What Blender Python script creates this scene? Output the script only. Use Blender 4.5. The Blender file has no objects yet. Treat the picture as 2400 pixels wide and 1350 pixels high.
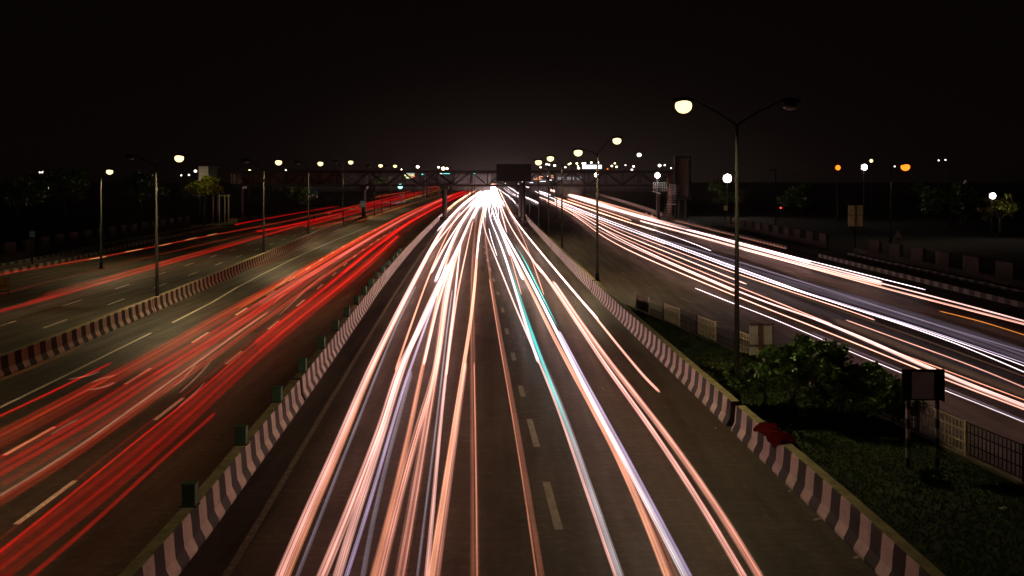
import bpy, math, random
from mathutils import Vector
R = random.Random(7)
C = bpy.context.scene.collection
S = bpy.context.scene

# ---------------------------------------------------------------- camera
F = 2000.0; HY = 425.0; CH = 8.0          # focal length and horizon in photo pixels, eye height in metres
cam = bpy.data.cameras.new("camera"); co = bpy.data.objects.new("camera", cam); C.objects.link(co)
co.location = (0, 0, CH); co.rotation_euler = (math.radians(90), 0, 0)
cam.sensor_width = 36; cam.lens = 36 * F / 2400; cam.shift_y = -(675 - HY) / 2400
cam.clip_start = 0.1; cam.clip_end = 20000
S.camera = co

# ---------------------------------------------------------------- night sky
w = bpy.data.worlds.new("World"); S.world = w; w.use_nodes = True
nt = w.node_tree; N = nt.nodes; L = nt.links
bg = N["Background"]
tc = N.new("ShaderNodeTexCoord"); sp = N.new("ShaderNodeSeparateXYZ"); L.new(tc.outputs["Generated"], sp.inputs[0])
def wm(op, a, b=None, clamp=False):
    n = N.new("ShaderNodeMath"); n.operation = op; n.use_clamp = clamp
    for i, v in enumerate((a, b)):
        if v is None: continue
        if isinstance(v, (int, float)): n.inputs[i].default_value = v
        else: L.new(v, n.inputs[i])
    return n.outputs[0]
z = wm('MAXIMUM', sp.outputs[2], 0.0)
fall = wm('POWER', 2.718, wm('MULTIPLY', z, -22.0))              # city glow hugging the horizon
dx = wm('SUBTRACT', sp.outputs[0], 0.06)
side = wm('POWER', 2.718, wm('MULTIPLY', wm('MULTIPLY', dx, dx), -22.0))
glow = wm('MULTIPLY', fall, side)
mixc = N.new("ShaderNodeMix"); mixc.data_type = 'RGBA'
mixc.inputs[6].default_value = (0.0018, 0.0010, 0.0008, 1); mixc.inputs[7].default_value = (0.017, 0.0110, 0.0092, 1)
L.new(glow, mixc.inputs[0])
sk = N.new("ShaderNodeTexSky"); sk.sky_type = 'NISHITA'; sk.sun_disc = False
sk.sun_elevation = math.radians(-8); sk.sun_rotation = math.radians(180)
sks = N.new("ShaderNodeVectorMath"); sks.operation = 'SCALE'; sks.inputs[3].default_value = 0.02
L.new(sk.outputs[0], sks.inputs[0])
add = N.new("ShaderNodeVectorMath"); add.operation = 'ADD'
L.new(sks.outputs[0], add.inputs[0]); L.new(mixc.outputs[2], add.inputs[1])
L.new(add.outputs[0], bg.inputs[0]); bg.inputs[1].default_value = 1.0

S.view_settings.view_transform = 'Standard'; S.view_settings.look = 'None'
S.view_settings.exposure = 0; S.view_settings.gamma = 1
S.render.engine = 'CYCLES'
cy = S.cycles
cy.use_denoising = True
try: cy.denoiser = 'OPENIMAGEDENOISE'
except Exception: pass
cy.max_bounces = 5; cy.diffuse_bounces = 2; cy.glossy_bounces = 2; cy.transparent_max_bounces = 96
cy.sample_clamp_indirect = 3.0; cy.use_light_tree = True; cy.caustics_reflective = False; cy.caustics_refractive = False

# ---------------------------------------------------------------- helpers
def at(px, py, h=0.0):
    """point of the plane z = h seen at a pixel of the photograph"""
    d = max(py - HY, 5.0); Y = F * (CH - h) / d
    return Vector(((px - 1200) / F * Y, Y, h))
def atY(px, py, Y):
    return Vector(((px - 1200) / F * Y, Y, CH - (py - HY) / F * Y))

def tag(o, label=None, cat=None, group=None, kind=None):
    if label: o["label"] = label
    if cat: o["category"] = cat
    if group: o["group"] = group
    if kind: o["kind"] = kind
    return o
def empty(name, loc, label=None, cat=None, group=None, rz=0):
    o = bpy.data.objects.new(name, None); C.objects.link(o); o.location = loc; o.rotation_euler = (0, 0, rz)
    return tag(o, label, cat, group)

class MB:
    def __init__(s): s.v = []; s.f = []; s.mi = []; s.uv = []
    def face(s, idx, mi=0, uv=None): s.f.append(idx); s.mi.append(mi); s.uv.append(uv or [(0, 0)] * len(idx))
    def box(s, c, d, mi=0, rz=0, M=None):
        n = len(s.v); cx, cy_, cz = c; a, b, e = d[0] / 2, d[1] / 2, d[2] / 2
        ca, sa = math.cos(rz), math.sin(rz)
        for x, y, q in ((-a, -b, -e), (a, -b, -e), (a, b, -e), (-a, b, -e), (-a, -b, e), (a, -b, e), (a, b, e), (-a, b, e)):
            p = Vector((cx + x * ca - y * sa, cy_ + x * sa + y * ca, cz + q))
            s.v.append(M @ p if M else p)
        for q in ((0, 3, 2, 1), (4, 5, 6, 7), (0, 1, 5, 4), (1, 2, 6, 5), (2, 3, 7, 6), (3, 0, 4, 7)):
            s.face([n + i for i in q], mi)
    def quad(s, a, b, c, d, mi=0):
        n = len(s.v); s.v += [Vector(a), Vector(b), Vector(c), Vector(d)]; s.face([n, n + 1, n + 2, n + 3], mi)
    def tube(s, pts, rad, sides=8, mi=0, caps=True):
        """tube along points, rad a number or list; uv = (round, along)"""
        n0 = len(s.v); k = len(pts); pts = [Vector(p) for p in pts]; ln = 0
        for i, p in enumerate(pts):
            t = (pts[min(i + 1, k - 1)] - pts[max(i - 1, 0)]).normalized()
            up = Vector((0, 0, 1)) if abs(t.z) < .95 else Vector((0, 1, 0))
            u = t.cross(up).normalized(); v = u.cross(t).normalized()
            r = rad[i] if isinstance(rad, (list, tuple)) else rad
            for j in range(sides):
                a = 2 * math.pi * j / sides
                s.v.append(p + u * math.cos(a) * r + v * math.sin(a) * r)
            if i:
                l2 = ln + (pts[i] - pts[i - 1]).length
                for j in range(sides):
                    b = (j + 1) % sides
                    s.face([n0 + (i - 1) * sides + j, n0 + (i - 1) * sides + b, n0 + i * sides + b, n0 + i * sides + j], mi,
                           [(j / sides, ln), ((j + 1) / sides, ln), ((j + 1) / sides, l2), (j / sides, l2)])
                ln = l2
        if caps:
            s.face([n0 + j for j in reversed(range(sides))], mi)
            s.face([n0 + (k - 1) * sides + j for j in range(sides)], mi)
    def ell(s, c, r, seg=12, rings=7, mi=0, half=False):
        n0 = len(s.v); c = Vector(c)
        for i in range(rings + 1):
            ph = math.pi * (i / rings) * (0.5 if half else 1) + (math.pi / 2 if half else 0)
            for j in range(seg):
                th = 2 * math.pi * j / seg
                s.v.append(c + Vector((r[0] * math.sin(ph) * math.cos(th), r[1] * math.sin(ph) * math.sin(th), r[2] * math.cos(ph))))
        for i in range(rings):
            for j in range(seg):
                b = (j + 1) % seg
                s.face([n0 + i * seg + j, n0 + (i + 1) * seg + j, n0 + (i + 1) * seg + b, n0 + i * seg + b], mi)
    def mesh(s, name, mats, smooth=False):
        m = bpy.data.meshes.new(name); m.from_pydata(s.v, [], s.f)
        for a in mats: m.materials.append(a)
        m.polygons.foreach_set("material_index", s.mi)
        ul = m.uv_layers.new(name="UVMap"); flat = []
        for q in s.uv:
            for a in q: flat += [a[0], a[1]]
        ul.data.foreach_set("uv", flat)
        if smooth: m.polygons.foreach_set("use_smooth", [True] * len(m.polygons))
        m.update(); return m
    def build(s, name, mats, parent=None, smooth=False, loc=None):
        if not isinstance(mats, (list, tuple)): mats = [mats]
        o = bpy.data.objects.new(name, s.mesh(name, mats, smooth)); C.objects.link(o)
        if parent: o.parent = parent
        if loc is not None: o.location = loc
        return o
def put(name, me, parent=None, loc=(0, 0, 0)):
    o = bpy.data.objects.new(name, me); C.objects.link(o); o.parent = parent; o.location = loc; return o

ORD = ["nearest", "second nearest", "third nearest", "fourth nearest", "fifth nearest", "sixth nearest", "seventh nearest",
       "eighth nearest", "ninth nearest", "tenth nearest", "eleventh nearest", "twelfth nearest", "thirteenth nearest",
       "fourteenth nearest", "fifteenth nearest", "sixteenth nearest"]
def nth(i):
    i += 1; s = "th" if 10 <= i % 100 <= 20 else {1: "st", 2: "nd", 3: "rd"}.get(i % 10, "th")
    return "%d%s" % (i, s)

# ---------------------------------------------------------------- materials
def mat(name, col, rough=.7, metal=0, noise=0.0, nscale=3.0, bump=0.0, bscale=40.0, spec=.5, stretch=None):
    m = bpy.data.materials.new(name); m.use_nodes = True; t = m.node_tree; b = t.nodes["Principled BSDF"]
    b.inputs["Base Color"].default_value = (*col, 1); b.inputs["Roughness"].default_value = rough
    b.inputs["Metallic"].default_value = metal; b.inputs["Specular IOR Level"].default_value = spec
    g = t.nodes.new("ShaderNodeNewGeometry"); mp = t.nodes.new("ShaderNodeMapping")
    t.links.new(g.outputs["Position"], mp.inputs[0])
    if stretch: mp.inputs["Scale"].default_value = stretch
    if noise:
        n = t.nodes.new("ShaderNodeTexNoise"); n.inputs["Scale"].default_value = nscale; n.inputs["Detail"].default_value = 6
        t.links.new(mp.outputs[0], n.inputs["Vector"])
        cr = t.nodes.new("ShaderNodeMapRange"); cr.inputs[1].default_value = .3; cr.inputs[2].default_value = .7
        cr.inputs[3].default_value = 1 - noise; cr.inputs[4].default_value = 1 + noise
        t.links.new(n.outputs[0], cr.inputs[0])
        v = t.nodes.new("ShaderNodeVectorMath"); v.operation = 'SCALE'; v.inputs[0].default_value = col
        t.links.new(cr.outputs[0], v.inputs[3]); t.links.new(v.outputs[0], b.inputs["Base Color"])
    if bump:
        n = t.nodes.new("ShaderNodeTexNoise"); n.inputs["Scale"].default_value = bscale; n.inputs["Detail"].default_value = 4
        t.links.new(g.outputs["Position"], n.inputs["Vector"])
        bp = t.nodes.new("ShaderNodeBump"); bp.inputs["Strength"].default_value = bump; bp.inputs["Distance"].default_value = .02
        t.links.new(n.outputs[0], bp.inputs["Height"]); t.links.new(bp.outputs[0], b.inputs["Normal"])
    return m
def emis(name, col, st):
    m = bpy.data.materials.new(name); m.use_nodes = True; t = m.node_tree
    e = t.nodes.new("ShaderNodeEmission"); e.inputs[0].default_value = (*col, 1); e.inputs[1].default_value = st
    t.links.new(e.outputs[0], t.nodes["Material Output"].inputs[0]); t.nodes.remove(t.nodes["Principled BSDF"]); return m

def asphalt(name, col):
    """worn asphalt: large patches, tyre-polished lengthwise bands, cross joints and fine aggregate"""
    m = bpy.data.materials.new(name); m.use_nodes = True; t = m.node_tree; n = t.nodes; l = t.links
    b = n["Principled BSDF"]; g = n.new("ShaderNodeNewGeometry")
    def noise(sc, scale, det=5):
        mp = n.new("ShaderNodeMapping"); mp.inputs["Scale"].default_value = sc; l.new(g.outputs["Position"], mp.inputs[0])
        q = n.new("ShaderNodeTexNoise"); q.inputs["Scale"].default_value = scale; q.inputs["Detail"].default_value = det
        l.new(mp.outputs[0], q.inputs["Vector"]); return q.outputs[0]
    def mr(x, a, b_, c, d):
        q = n.new("ShaderNodeMapRange"); q.inputs[1].default_value = a; q.inputs[2].default_value = b_
        q.inputs[3].default_value = c; q.inputs[4].default_value = d; l.new(x, q.inputs[0]); return q.outputs[0]
    def mul(a, b_):
        q = n.new("ShaderNodeMath"); q.operation = 'MULTIPLY'; l.new(a, q.inputs[0]); l.new(b_, q.inputs[1]); return q.outputs[0]
    k = mul(mr(noise((1, 1, 1), .35), .3, .7, .80, 1.2), mr(noise((1, .03, 1), 1.1, 3), .3, .7, .75, 1.25))
    k = mul(k, mr(noise((.25, 5, 1), 1.2, 4), .35, .7, .85, 1.2))
    k = mul(k, mr(noise((1, 1, 1), 55, 2), .3, .7, .6, 1.45))
    k = mul(k, mr(noise((1, 1, 1), 4.5, 6), .5, .72, .92, 1.5)); k = mul(k, mr(noise((1, .35, 1), .9, 8), .52, .66, 1.0, .66))
    v = n.new("ShaderNodeVectorMath"); v.operation = 'SCALE'; v.inputs[0].default_value = col
    l.new(k, v.inputs[3]); l.new(v.outputs[0], b.inputs["Base Color"])
    l.new(mr(noise((1, .05, 1), 1.5, 3), .3, .7, .46, .72), b.inputs["Roughness"])
    b.inputs["Specular IOR Level"].default_value = .32
    bp = n.new("ShaderNodeBump"); bp.inputs["Strength"].default_value = .5; bp.inputs["Distance"].default_value = .01
    l.new(noise((1, 1, 1), 70, 3), bp.inputs["Height"]); l.new(bp.outputs[0], b.inputs["Normal"])
    return m

def striped(name, period, white=(.62, .52, .46), black=(.012, .010, .010)):
    """bands of black and white paint along the length (UV.x in metres), chipped and dirty"""
    m = bpy.data.materials.new(name); m.use_nodes = True; t = m.node_tree; n = t.nodes; l = t.links
    b = n["Principled BSDF"]; uv = n.new("ShaderNodeUVMap"); sx = n.new("ShaderNodeSeparateXYZ"); l.new(uv.outputs[0], sx.inputs[0])
    g = n.new("ShaderNodeNewGeometry")
    nz = n.new("ShaderNodeTexNoise"); nz.inputs["Scale"].default_value = 3.2; nz.inputs["Detail"].default_value = 8; l.new(g.outputs["Position"], nz.inputs["Vector"])
    wob = n.new("ShaderNodeMath"); wob.operation = 'MULTIPLY_ADD'; l.new(nz.outputs[0], wob.inputs[0]); wob.inputs[1].default_value = .09
    l.new(sx.outputs[0], wob.inputs[2])
    d = n.new("ShaderNodeMath"); d.operation = 'DIVIDE'; l.new(wob.outputs[0], d.inputs[0]); d.inputs[1].default_value = period
    fr = n.new("ShaderNodeMath"); fr.operation = 'FRACT'; l.new(d.outputs[0], fr.inputs[0])
    gt = n.new("ShaderNodeMath"); gt.operation = 'GREATER_THAN'; l.new(fr.outputs[0], gt.inputs[0]); gt.inputs[1].default_value = .5
    mx = n.new("ShaderNodeMix"); mx.data_type = 'RGBA'; mx.inputs[6].default_value = (*black, 1); mx.inputs[7].default_value = (*white, 1)
    l.new(gt.outputs[0], mx.inputs[0])
    n2 = n.new("ShaderNodeTexNoise"); n2.inputs["Scale"].default_value = 1.7; n2.inputs["Detail"].default_value = 10; n2.inputs["Roughness"].default_value = .7
    l.new(g.outputs["Position"], n2.inputs["Vector"])
    mr = n.new("ShaderNodeMapRange"); mr.inputs[1].default_value = .35; mr.inputs[2].default_value = .7; mr.inputs[3].default_value = 0; mr.inputs[4].default_value = .42
    l.new(n2.outputs[0], mr.inputs[0])
    m2 = n.new("ShaderNodeMix"); m2.data_type = 'RGBA'; l.new(mr.outputs[0], m2.inputs[0]); l.new(mx.outputs[2], m2.inputs[6])
    m2.inputs[7].default_value = (.040, .030, .022, 1)
    l.new(m2.outputs[2], b.inputs["Base Color"]); b.inputs["Roughness"].default_value = .65
    return m

M_road = asphalt("asphalt", (.064, .046, .038))
M_road2 = asphalt("asphalt pale", (.072, .062, .046))
M_line = mat("road paint", (.80, .72, .62), .6, noise=.3, nscale=9)
M_line_d = mat("worn road paint", (.20, .17, .13), .7, noise=.55, nscale=7)
M_ground = mat("bare earth", (.045, .038, .028), .95, noise=.4, nscale=.3)
M_grassb = mat("turf soil", (.020, .038, .004), .95, noise=.5, nscale=1.2)
M_grass = mat("grass blades", (.018, .048, .003), .7, noise=.4, nscale=1.5)
M_stripe = striped("striped paint", 1.03)
M_stripe_k = striped("striped kerb paint", 1.45, white=(.26, .23, .20))
M_conc = mat("concrete top", (.30, .26, .14), .85, noise=.35, nscale=2.5, bump=.3)
M_concd = mat("old concrete", (.16, .135, .105), .9, noise=.4, nscale=1.2, bump=.3)
M_pave = mat("paving", (.12, .10, .08), .9, noise=.3, nscale=1.5)
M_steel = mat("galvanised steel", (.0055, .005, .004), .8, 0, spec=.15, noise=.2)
M_dark = mat("dark steel", (.035, .032, .03), .6, .2)
M_truss = mat("painted truss steel", (.026, .020, .016), .6, .1, noise=.3)
M_truss_d = mat("dark sheeting", (.010, .008, .007), .8, noise=.3)
M_green = mat("green plastic", (.035, .13, .07), .5, noise=.25, nscale=5)
M_cream = mat("cream paint", (.62, .56, .34), .6, noise=.3, nscale=6)
M_black = mat("black paint", (.015, .014, .013), .5, noise=.2)
M_white = mat("white paint", (.6, .58, .54), .5, noise=.12)
M_signb = mat("sign board back", (.34, .33, .30), .45, .1, noise=.15)
M_yback = mat("yellowed sign back", (.50, .46, .22), .5, noise=.15)
M_grey = mat("grey panel", (.50, .48, .48), .5, noise=.2)
M_pale = mat("pale cladding", (.40, .34, .28), .7, noise=.2)
M_red = mat("red cloth", (.055, .0002, .001), 1.0, noise=.4, nscale=8, spec=.05)
M_leaf = mat("dark leaf", (.05, .125, .012), .32, noise=.5, nscale=9, spec=.7)
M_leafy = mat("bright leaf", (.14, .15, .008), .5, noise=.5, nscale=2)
M_bark = mat("bark", (.06, .045, .03), .9, noise=.4, nscale=12)
M_yellow = mat("yellow paint", (.45, .27, .02), .5, noise=.35, nscale=3)
M_blue = mat("blue sign sheeting", (.02, .16, .22), .35)
M_gsign = mat("green sign sheeting", (.01, .12, .08), .35)
M_litter = mat("litter paper", (.5, .47, .42), .8)
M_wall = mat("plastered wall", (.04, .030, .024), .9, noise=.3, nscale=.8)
M_bld = mat("building wall", (.10, .09, .085), .9, noise=.2)

E_warm = emis("sodium lamp glow", (1, .80, .37), 2.1)
E_off = mat("unlit lamp glass", (.10, .10, .09), .25)
E_white = emis("white lamp glow", (1, .92, .86), 26)
E_warmf = emis("far warm lamp glow", (1, .78, .42), 5)
E_whitef = emis("far white lamp glow", (1, .88, .74), 5)
E_orange = emis("orange lamp glow", (1, .19, .012), 2.6)
E_cyan = emis("cyan lamp glow", (.35, 1, .95), 2.4)
E_cyans = emis("cyan sign light", (.12, .75, .7), 2.0)
E_whites = emis("white sign light", (.85, .9, 1), 2.2)
E_yels = emis("yellow sign light", (1, .92, .45), 1.8)
E_reds = emis("red sign light", (.8, .03, .03), 1.0)
E_mag = emis("magenta sign light", (.35, .04, .14), .8)
E_red = emis("red signal light", (1, .05, .04), 3)
E_win = emis("lit windows", (.8, .82, .95), .28)

# ---------------------------------------------------------------- lines of the road, X as a function of Y
def interp(T):
    def f(y):
        if y <= T[0][0]: return T[0][1]
        for i in range(len(T) - 1):
            (a, p), (b, q) = T[i], T[i + 1]
            if y <= b:
                m0 = (q - T[i - 1][1]) / (b - T[i - 1][0]) if i else (q - p) / (b - a)
                m1 = (T[i + 2][1] - p) / (T[i + 2][0] - a) if i + 2 < len(T) else (q - p) / (b - a)
                t = (y - a) / (b - a); h = b - a
                return (2*t**3 - 3*t*t + 1)*p + (t**3 - 2*t*t + t)*h*m0 + (-2*t**3 + 3*t*t)*q + (t**3 - t*t)*h*m1
        return T[-1][1]
    return f
CB = interp([(-12, -6.1), (17.7, -6.78), (24, -7.12), (33, -7.65), (51, -8.85), (66, -9.85), (101, -11.7), (152, -13.95), (208, -16.2), (372, -22), (1066, -40), (2600, -75)])
RB = interp([(-12, 7.65), (17.6, 7.42), (27.7, 7.0), (37, 6.62), (57, 5.85), (90, 4.94), (131, 3.93), (172, 3.05), (291, 1.3), (500, -3.6), (1066, -20), (2600, -62)])
LB = interp([(-12, -20.2), (34.8, -20.8), (50, -21.7), (66, -22.9), (94, -25.3), (117, -27.3), (151, -29.9), (250, -36), (500, -46), (1000, -66), (2600, -120)])
LK = interp([(-12, -41), (82, -43.9), (104, -46.6), (150, -50.5), (253, -55), (490, -66), (1000, -90), (2600, -170)])
RK = interp([(-12, 32.2), (90, 32.3), (174, 33.3), (400, 38), (900, 55), (2600, 110)])
LE = interp([(-12, -17.8), (30, -18.1), (38, -18.6), (56, -19.8), (67, -21.0), (100, -23.3), (163, -26), (300, -34)])
EC = interp([(-12, -5.3), (17.4, -5.81), (24, -6.2), (33.7, -6.78), (68, -8.7), (120, -11.2), (208, -14.9)])
FN = interp([(10, 15.6), (22.3, 13.25), (26.9, 12.5), (39.4, 10.3), (45.2, 9.1), (49.5, 8.15), (55, 7.2)])
YS = [-12, -4, 4, 10, 14, 18, 22, 26, 30, 35, 40, 45, 50, 56, 62, 70, 80, 90, 100, 115, 130, 150, 170, 190, 220, 260, 300, 350, 420, 500, 620, 800, 1066, 1500, 2100, 2600]

def sheet(name, f, g, zz, m, ys=None, nx=1, kind="structure", parent=None):
    b = MB(); ys = ys or YS
    for y in ys: b.v += [Vector((f(y), y, zz)), Vector((g(y), y, zz))]
    for i in range(len(ys) - 1): b.face([2*i, 2*i+1, 2*i+3, 2*i+2])
    o = b.build(name, m, parent)
    if kind: o["kind"] = kind
    return o
b = MB(); b.quad((-3500, -60, -.06), (3500, -60, -.06), (3500, 6500, -.06), (-3500, 6500, -.06)); b.build("ground", M_ground)["kind"] = "structure"
sheet("road", lambda y: CB(y) - .35, lambda y: RB(y) + .3, 0, M_road)
sheet("road", lambda y: LB(y) - .3, lambda y: CB(y) - .35, 0, M_road2)
sheet("road", LK, lambda y: LB(y) - .3, 0, M_road2)
sheet("road", lambda y: RB(y) + .3, RK, 0, M_road)
sheet("pavement", lambda y: LK(y) - 5, lambda y: LK(y) - .28, .14, M_pave, [y for y in YS if y < 430])
sheet("pavement", lambda y: RK(y) + .28, lambda y: RK(y) + 3.4, .14, M_pave, [y for y in YS if y < 430])
# grass verge between right barrier and the fence, raised behind a real kerb
vy = [-8, 0, 6, 10, 14, 18, 22, 26, 30, 34, 38, 42, 46, 50, 54]
sheet("grass_verge", lambda y: RB(y) + .7, lambda y: max(FN(y) - .12, RB(y) + .75), .12, M_grassb, vy)

# ---------------------------------------------------------------- painted lines
def line_strip(name, fx, ys, wd, m, label=None):
    b = MB()
    for y in ys: b.v += [Vector((fx(y) - wd / 2, y, .005)), Vector((fx(y) + wd / 2, y, .005))]
    for i in range(len(ys) - 1): b.face([2*i, 2*i+1, 2*i+3, 2*i+2])
    o = b.build(name, m); o["kind"] = "structure"; return o
ys1 = [y for y in YS if y < 320]
line_strip("edge_line", LE, [y for y in ys1 if y < 48], .15, M_line); 
line_strip("edge_line", lambda y: LE(y) + .02, [48.3 + i * 8 for i in range(14)], .15, M_line)
line_strip("edge_line", EC, ys1, .17, M_line_d)
line_strip("edge_line", lambda y: CB(y) - .95, ys1, .07, M_line_d)
def dashes(fx, y0, y1, per=8.7, ln=2.9, wd=.15, m=M_line, ex=None):
    b = MB(); y = y0; k = 0
    segs = ex or []
    if not ex:
        while y < y1: segs.append((y, y + ln)); y += per
    for a, c in segs:
        b.quad((fx(a) - wd/2, a, .005), (fx(a) + wd/2, a, .005), (fx(c) + wd/2, c, .005), (fx(c) - wd/2, c, .005))
    b.build("lane_dashes", m)["kind"] = "structure"
cl = interp([(10, 1.6), (21, 1.0), (27, .68), (32.5, .37), (39, .06), (45.5, -.27), (53, -.58), (61, -1.0), (100, -3.2), (160, -5.5)])
dashes(cl, 0, 0, ex=[(10.8, 13.9), (19.6, 22.7), (25.7, 28.7), (31.7, 33.4), (38.1, 39.8), (44.6, 46.5), (52, 54), (60, 61.7), (68, 70.2), (76, 79), (85, 88), (94, 97), (103, 106)], wd=.2, m=mat("lane paint", (.33, .29, .25), .7, noise=.25, nscale=5))
l1 = interp([(0, -11.1), (21, -11.6), (30, -12.05), (37, -12.5), (60, -14.2), (100, -17.4), (160, -20.5)])
dashes(l1, 19.9 - 17.4, 170)
l2 = interp([(0, -14.5), (26, -14.85), (35, -15.35), (60, -17.2), (100, -20.4), (160, -23.3)])
dashes(l2, 24.7 - 17.2, 170)
for off, s0 in ((3.8, 46.2), (6.5, 45.7), (9.75, 53.3), (13.1, 60.5)):
    dashes(lambda y, o=off: LB(y) - .3 - o, s0 - 25.8, 200, m=M_line if off < 8 else M_line_d, wd=.13)
rb1 = interp([(20, 18.5), (47, 14.6), (55, 12.4), (62, 10.8), (73, 9.7), (100, 9.4), (180, 9)])
dashes(rb1, 0, 0, ex=[(30, 33), (38.5, 41.5), (47, 50), (56, 58.6), (64, 66.5), (73, 75), (82, 84), (92, 94), (102, 105)], m=M_line_d, wd=.13)
for off in (9.5, 5.8): dashes(lambda y, o=off: RK(y) - o, 30, 160, m=M_line_d, wd=.13)
# crack sealing and skid scratches on the centre carriageway
b = MB()
def crk(pts, r=.015):
    P = [at(*p) for p in pts]
    for i in range(len(P) - 1):
        a, c = P[i], P[i+1]; d = (c - a).normalized(); n = Vector((-d.y, d.x, 0)) * r; n.x += .004
        b.quad(a - n + Vector((0, 0, .006)), a + n + Vector((0, 0, .006)), c + n + Vector((0, 0, .006)), c - n + Vector((0, 0, .006)))
crk([(1192, 824), (1208, 819), (1216, 812), (1228, 816), (1232, 822), (1219, 820)]); crk([(1190, 788), (1201, 789), (1203, 792)])
crk([(1195, 797), (1199, 801), (1212, 804), (1216, 808)]); crk([(1216, 787), (1230, 789), (1227, 797)]); crk([(1256, 791), (1262, 786), (1275, 790), (1292, 789)])
crk([(1262, 822), (1290, 821), (1306, 823)]); crk([(1196, 722), (1206, 715), (1204, 708)]); crk([(1232, 716), (1242, 720), (1240, 711)])
crk([(1204, 973), (1222, 967), (1262, 963)]); crk([(1284, 960), (1294, 955), (1300, 958)]); crk([(1335, 925), (1362, 923), (1392, 925), (1440, 924)])
crk([(1400, 910), (1412, 909), (1416, 914)]); crk([(942, 976), (960, 974), (1010, 978)]); crk([(1196, 690), (1202, 687), (1199, 694)])
crk([(1342, 718), (1350, 712), (1349, 704)]); crk([(1330, 790), (1345, 786), (1352, 792), (1372, 797)])
b.build("crack_sealing", mat("sealant", (.17, .15, .13), .5))["kind"] = "structure"

# ---------------------------------------------------------------- lofted barriers and kerbs
def loft(name, fx, y0, y1, prof, mats, step=1.5, parent=None, topmat=None):
    """profile (offset, height) swept along the line; face between the two top points takes material 1"""
    b = MB(); n = max(2, int((y1 - y0) / step) + 1); ys = [y0 + (y1 - y0) * i / (n - 1) for i in range(n)]; s = 0; k = len(prof); acc = []
    for i, y in enumerate(ys):
        x = fx(y)
        if i: s += math.hypot(x - px_, y - py_)
        px_, py_ = x, y; acc.append(s)
        e = .5; t = Vector((fx(y + e) - fx(y - e), 2 * e)).normalized()
        for o, h in prof: b.v.append(Vector((x + o * t.y, y - o * t.x, h)))
    tops = max(h for o, h in prof)
    for i in range(n - 1):
        for j in range(k - 1):
            mi = 1 if (topmat and prof[j][1] == tops and prof[j+1][1] == tops) else 0
            b.face([i*k+j, i*k+j+1, (i+1)*k+j+1, (i+1)*k+j], mi, [(acc[i] + y0, prof[j][1]), (acc[i] + y0, prof[j+1][1]), (acc[i+1] + y0, prof[j+1][1]), (acc[i+1] + y0, prof[j][1])])
    b.face([j for j in range(k)], 0, [(y0, 0)] * k); b.face([(n-1)*k + j for j in reversed(range(k))], 0, [(y0 + acc[-1], 0)] * k)
    return b.build(name, mats, parent)
JER = [(-.31, 0), (-.31, .07), (-.20, .28), (-.155, .80), (-.135, .82), (.135, .82), (.155, .80), (.20, .28), (.31, .07), (.31, 0)]
def barrier_run(name, fx, cuts, line, gap=.22):
    for i in range(len(cuts) - 1):
        o = loft(name, fx, cuts[i] + gap/2, cuts[i+1] - gap/2, JER, [M_stripe, M_conc], 1.2 if cuts[i] < 200 else 12, topmat=True)
        tag(o, "striped concrete crash barrier on %s, %s section" % (line, nth(i)), "crash barrier", "striped crash barriers along the carriageways")
barrier_run("crash_barrier", lambda y: CB(y) - .31, [-8, 31, 64, 101, 150, 206, 290, 420, 1000], "the middle line with green boxes")
barrier_run("crash_barrier", lambda y: RB(y) + .31, [-8, 27.6, 62, 90, 102, 131, 171, 290, 1000], "the right line beside the grass", .5)
barrier_run("crash_barrier", lambda y: LB(y) - .31, [-8, 52.2, 86, 118, 152], "the left line under the lamps", .12)
KP = [(-.14, -.02), (-.14, .38), (.14, .38), (.14, -.02)]
for fx, y0, y1, lab in ((lambda y: LK(y) - .14, 30, 150, "striped kerb along the left edge of the outer left road"),
                        (lambda y: LK(y) - 3.6, 60, 175, "striped kerb behind the left footpath, set back from the road"),
                        (lambda y: RK(y) + .14, 48, 90, "white block kerb along the right road, near stretch"),
                        (lambda y: RK(y) + .14, 101, 176, "pinkish kerb along the right road beyond the gap"),
                        (lambda y: RK(y) + 3.6, 50, 91, "dim striped kerb behind the right footpath")):
    tag(loft("kerb", fx, y0, y1, KP, [M_stripe_k], 2.5), lab, "kerb")
tag(loft("kerb", lambda y: LB(y) - .31, 152.5, 330, KP, [M_concd], 6), "plain concrete kerb continuing the left barrier towards the gantry", "kerb")
tag(loft("kerb", lambda y: FN(y), 12, 54, [(-.09, -.02), (-.09, .2), (.09, .2), (.09, -.02)], [M_concd], 2), "low concrete kerb under the steel fence of the grass verge", "kerb")
JT = [(o * 1.1, h * 1.25) for o, h in JER]
tag(loft("crash_barrier", interp([(185, 33.0), (230, 36.5), (330, 42), (533, 52)]), 188, 533, JT, [striped("far stripes", 2.6), M_conc], 6, topmat=True), "striped crash barrier far right, beneath and beyond the footbridge", "crash barrier")

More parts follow.
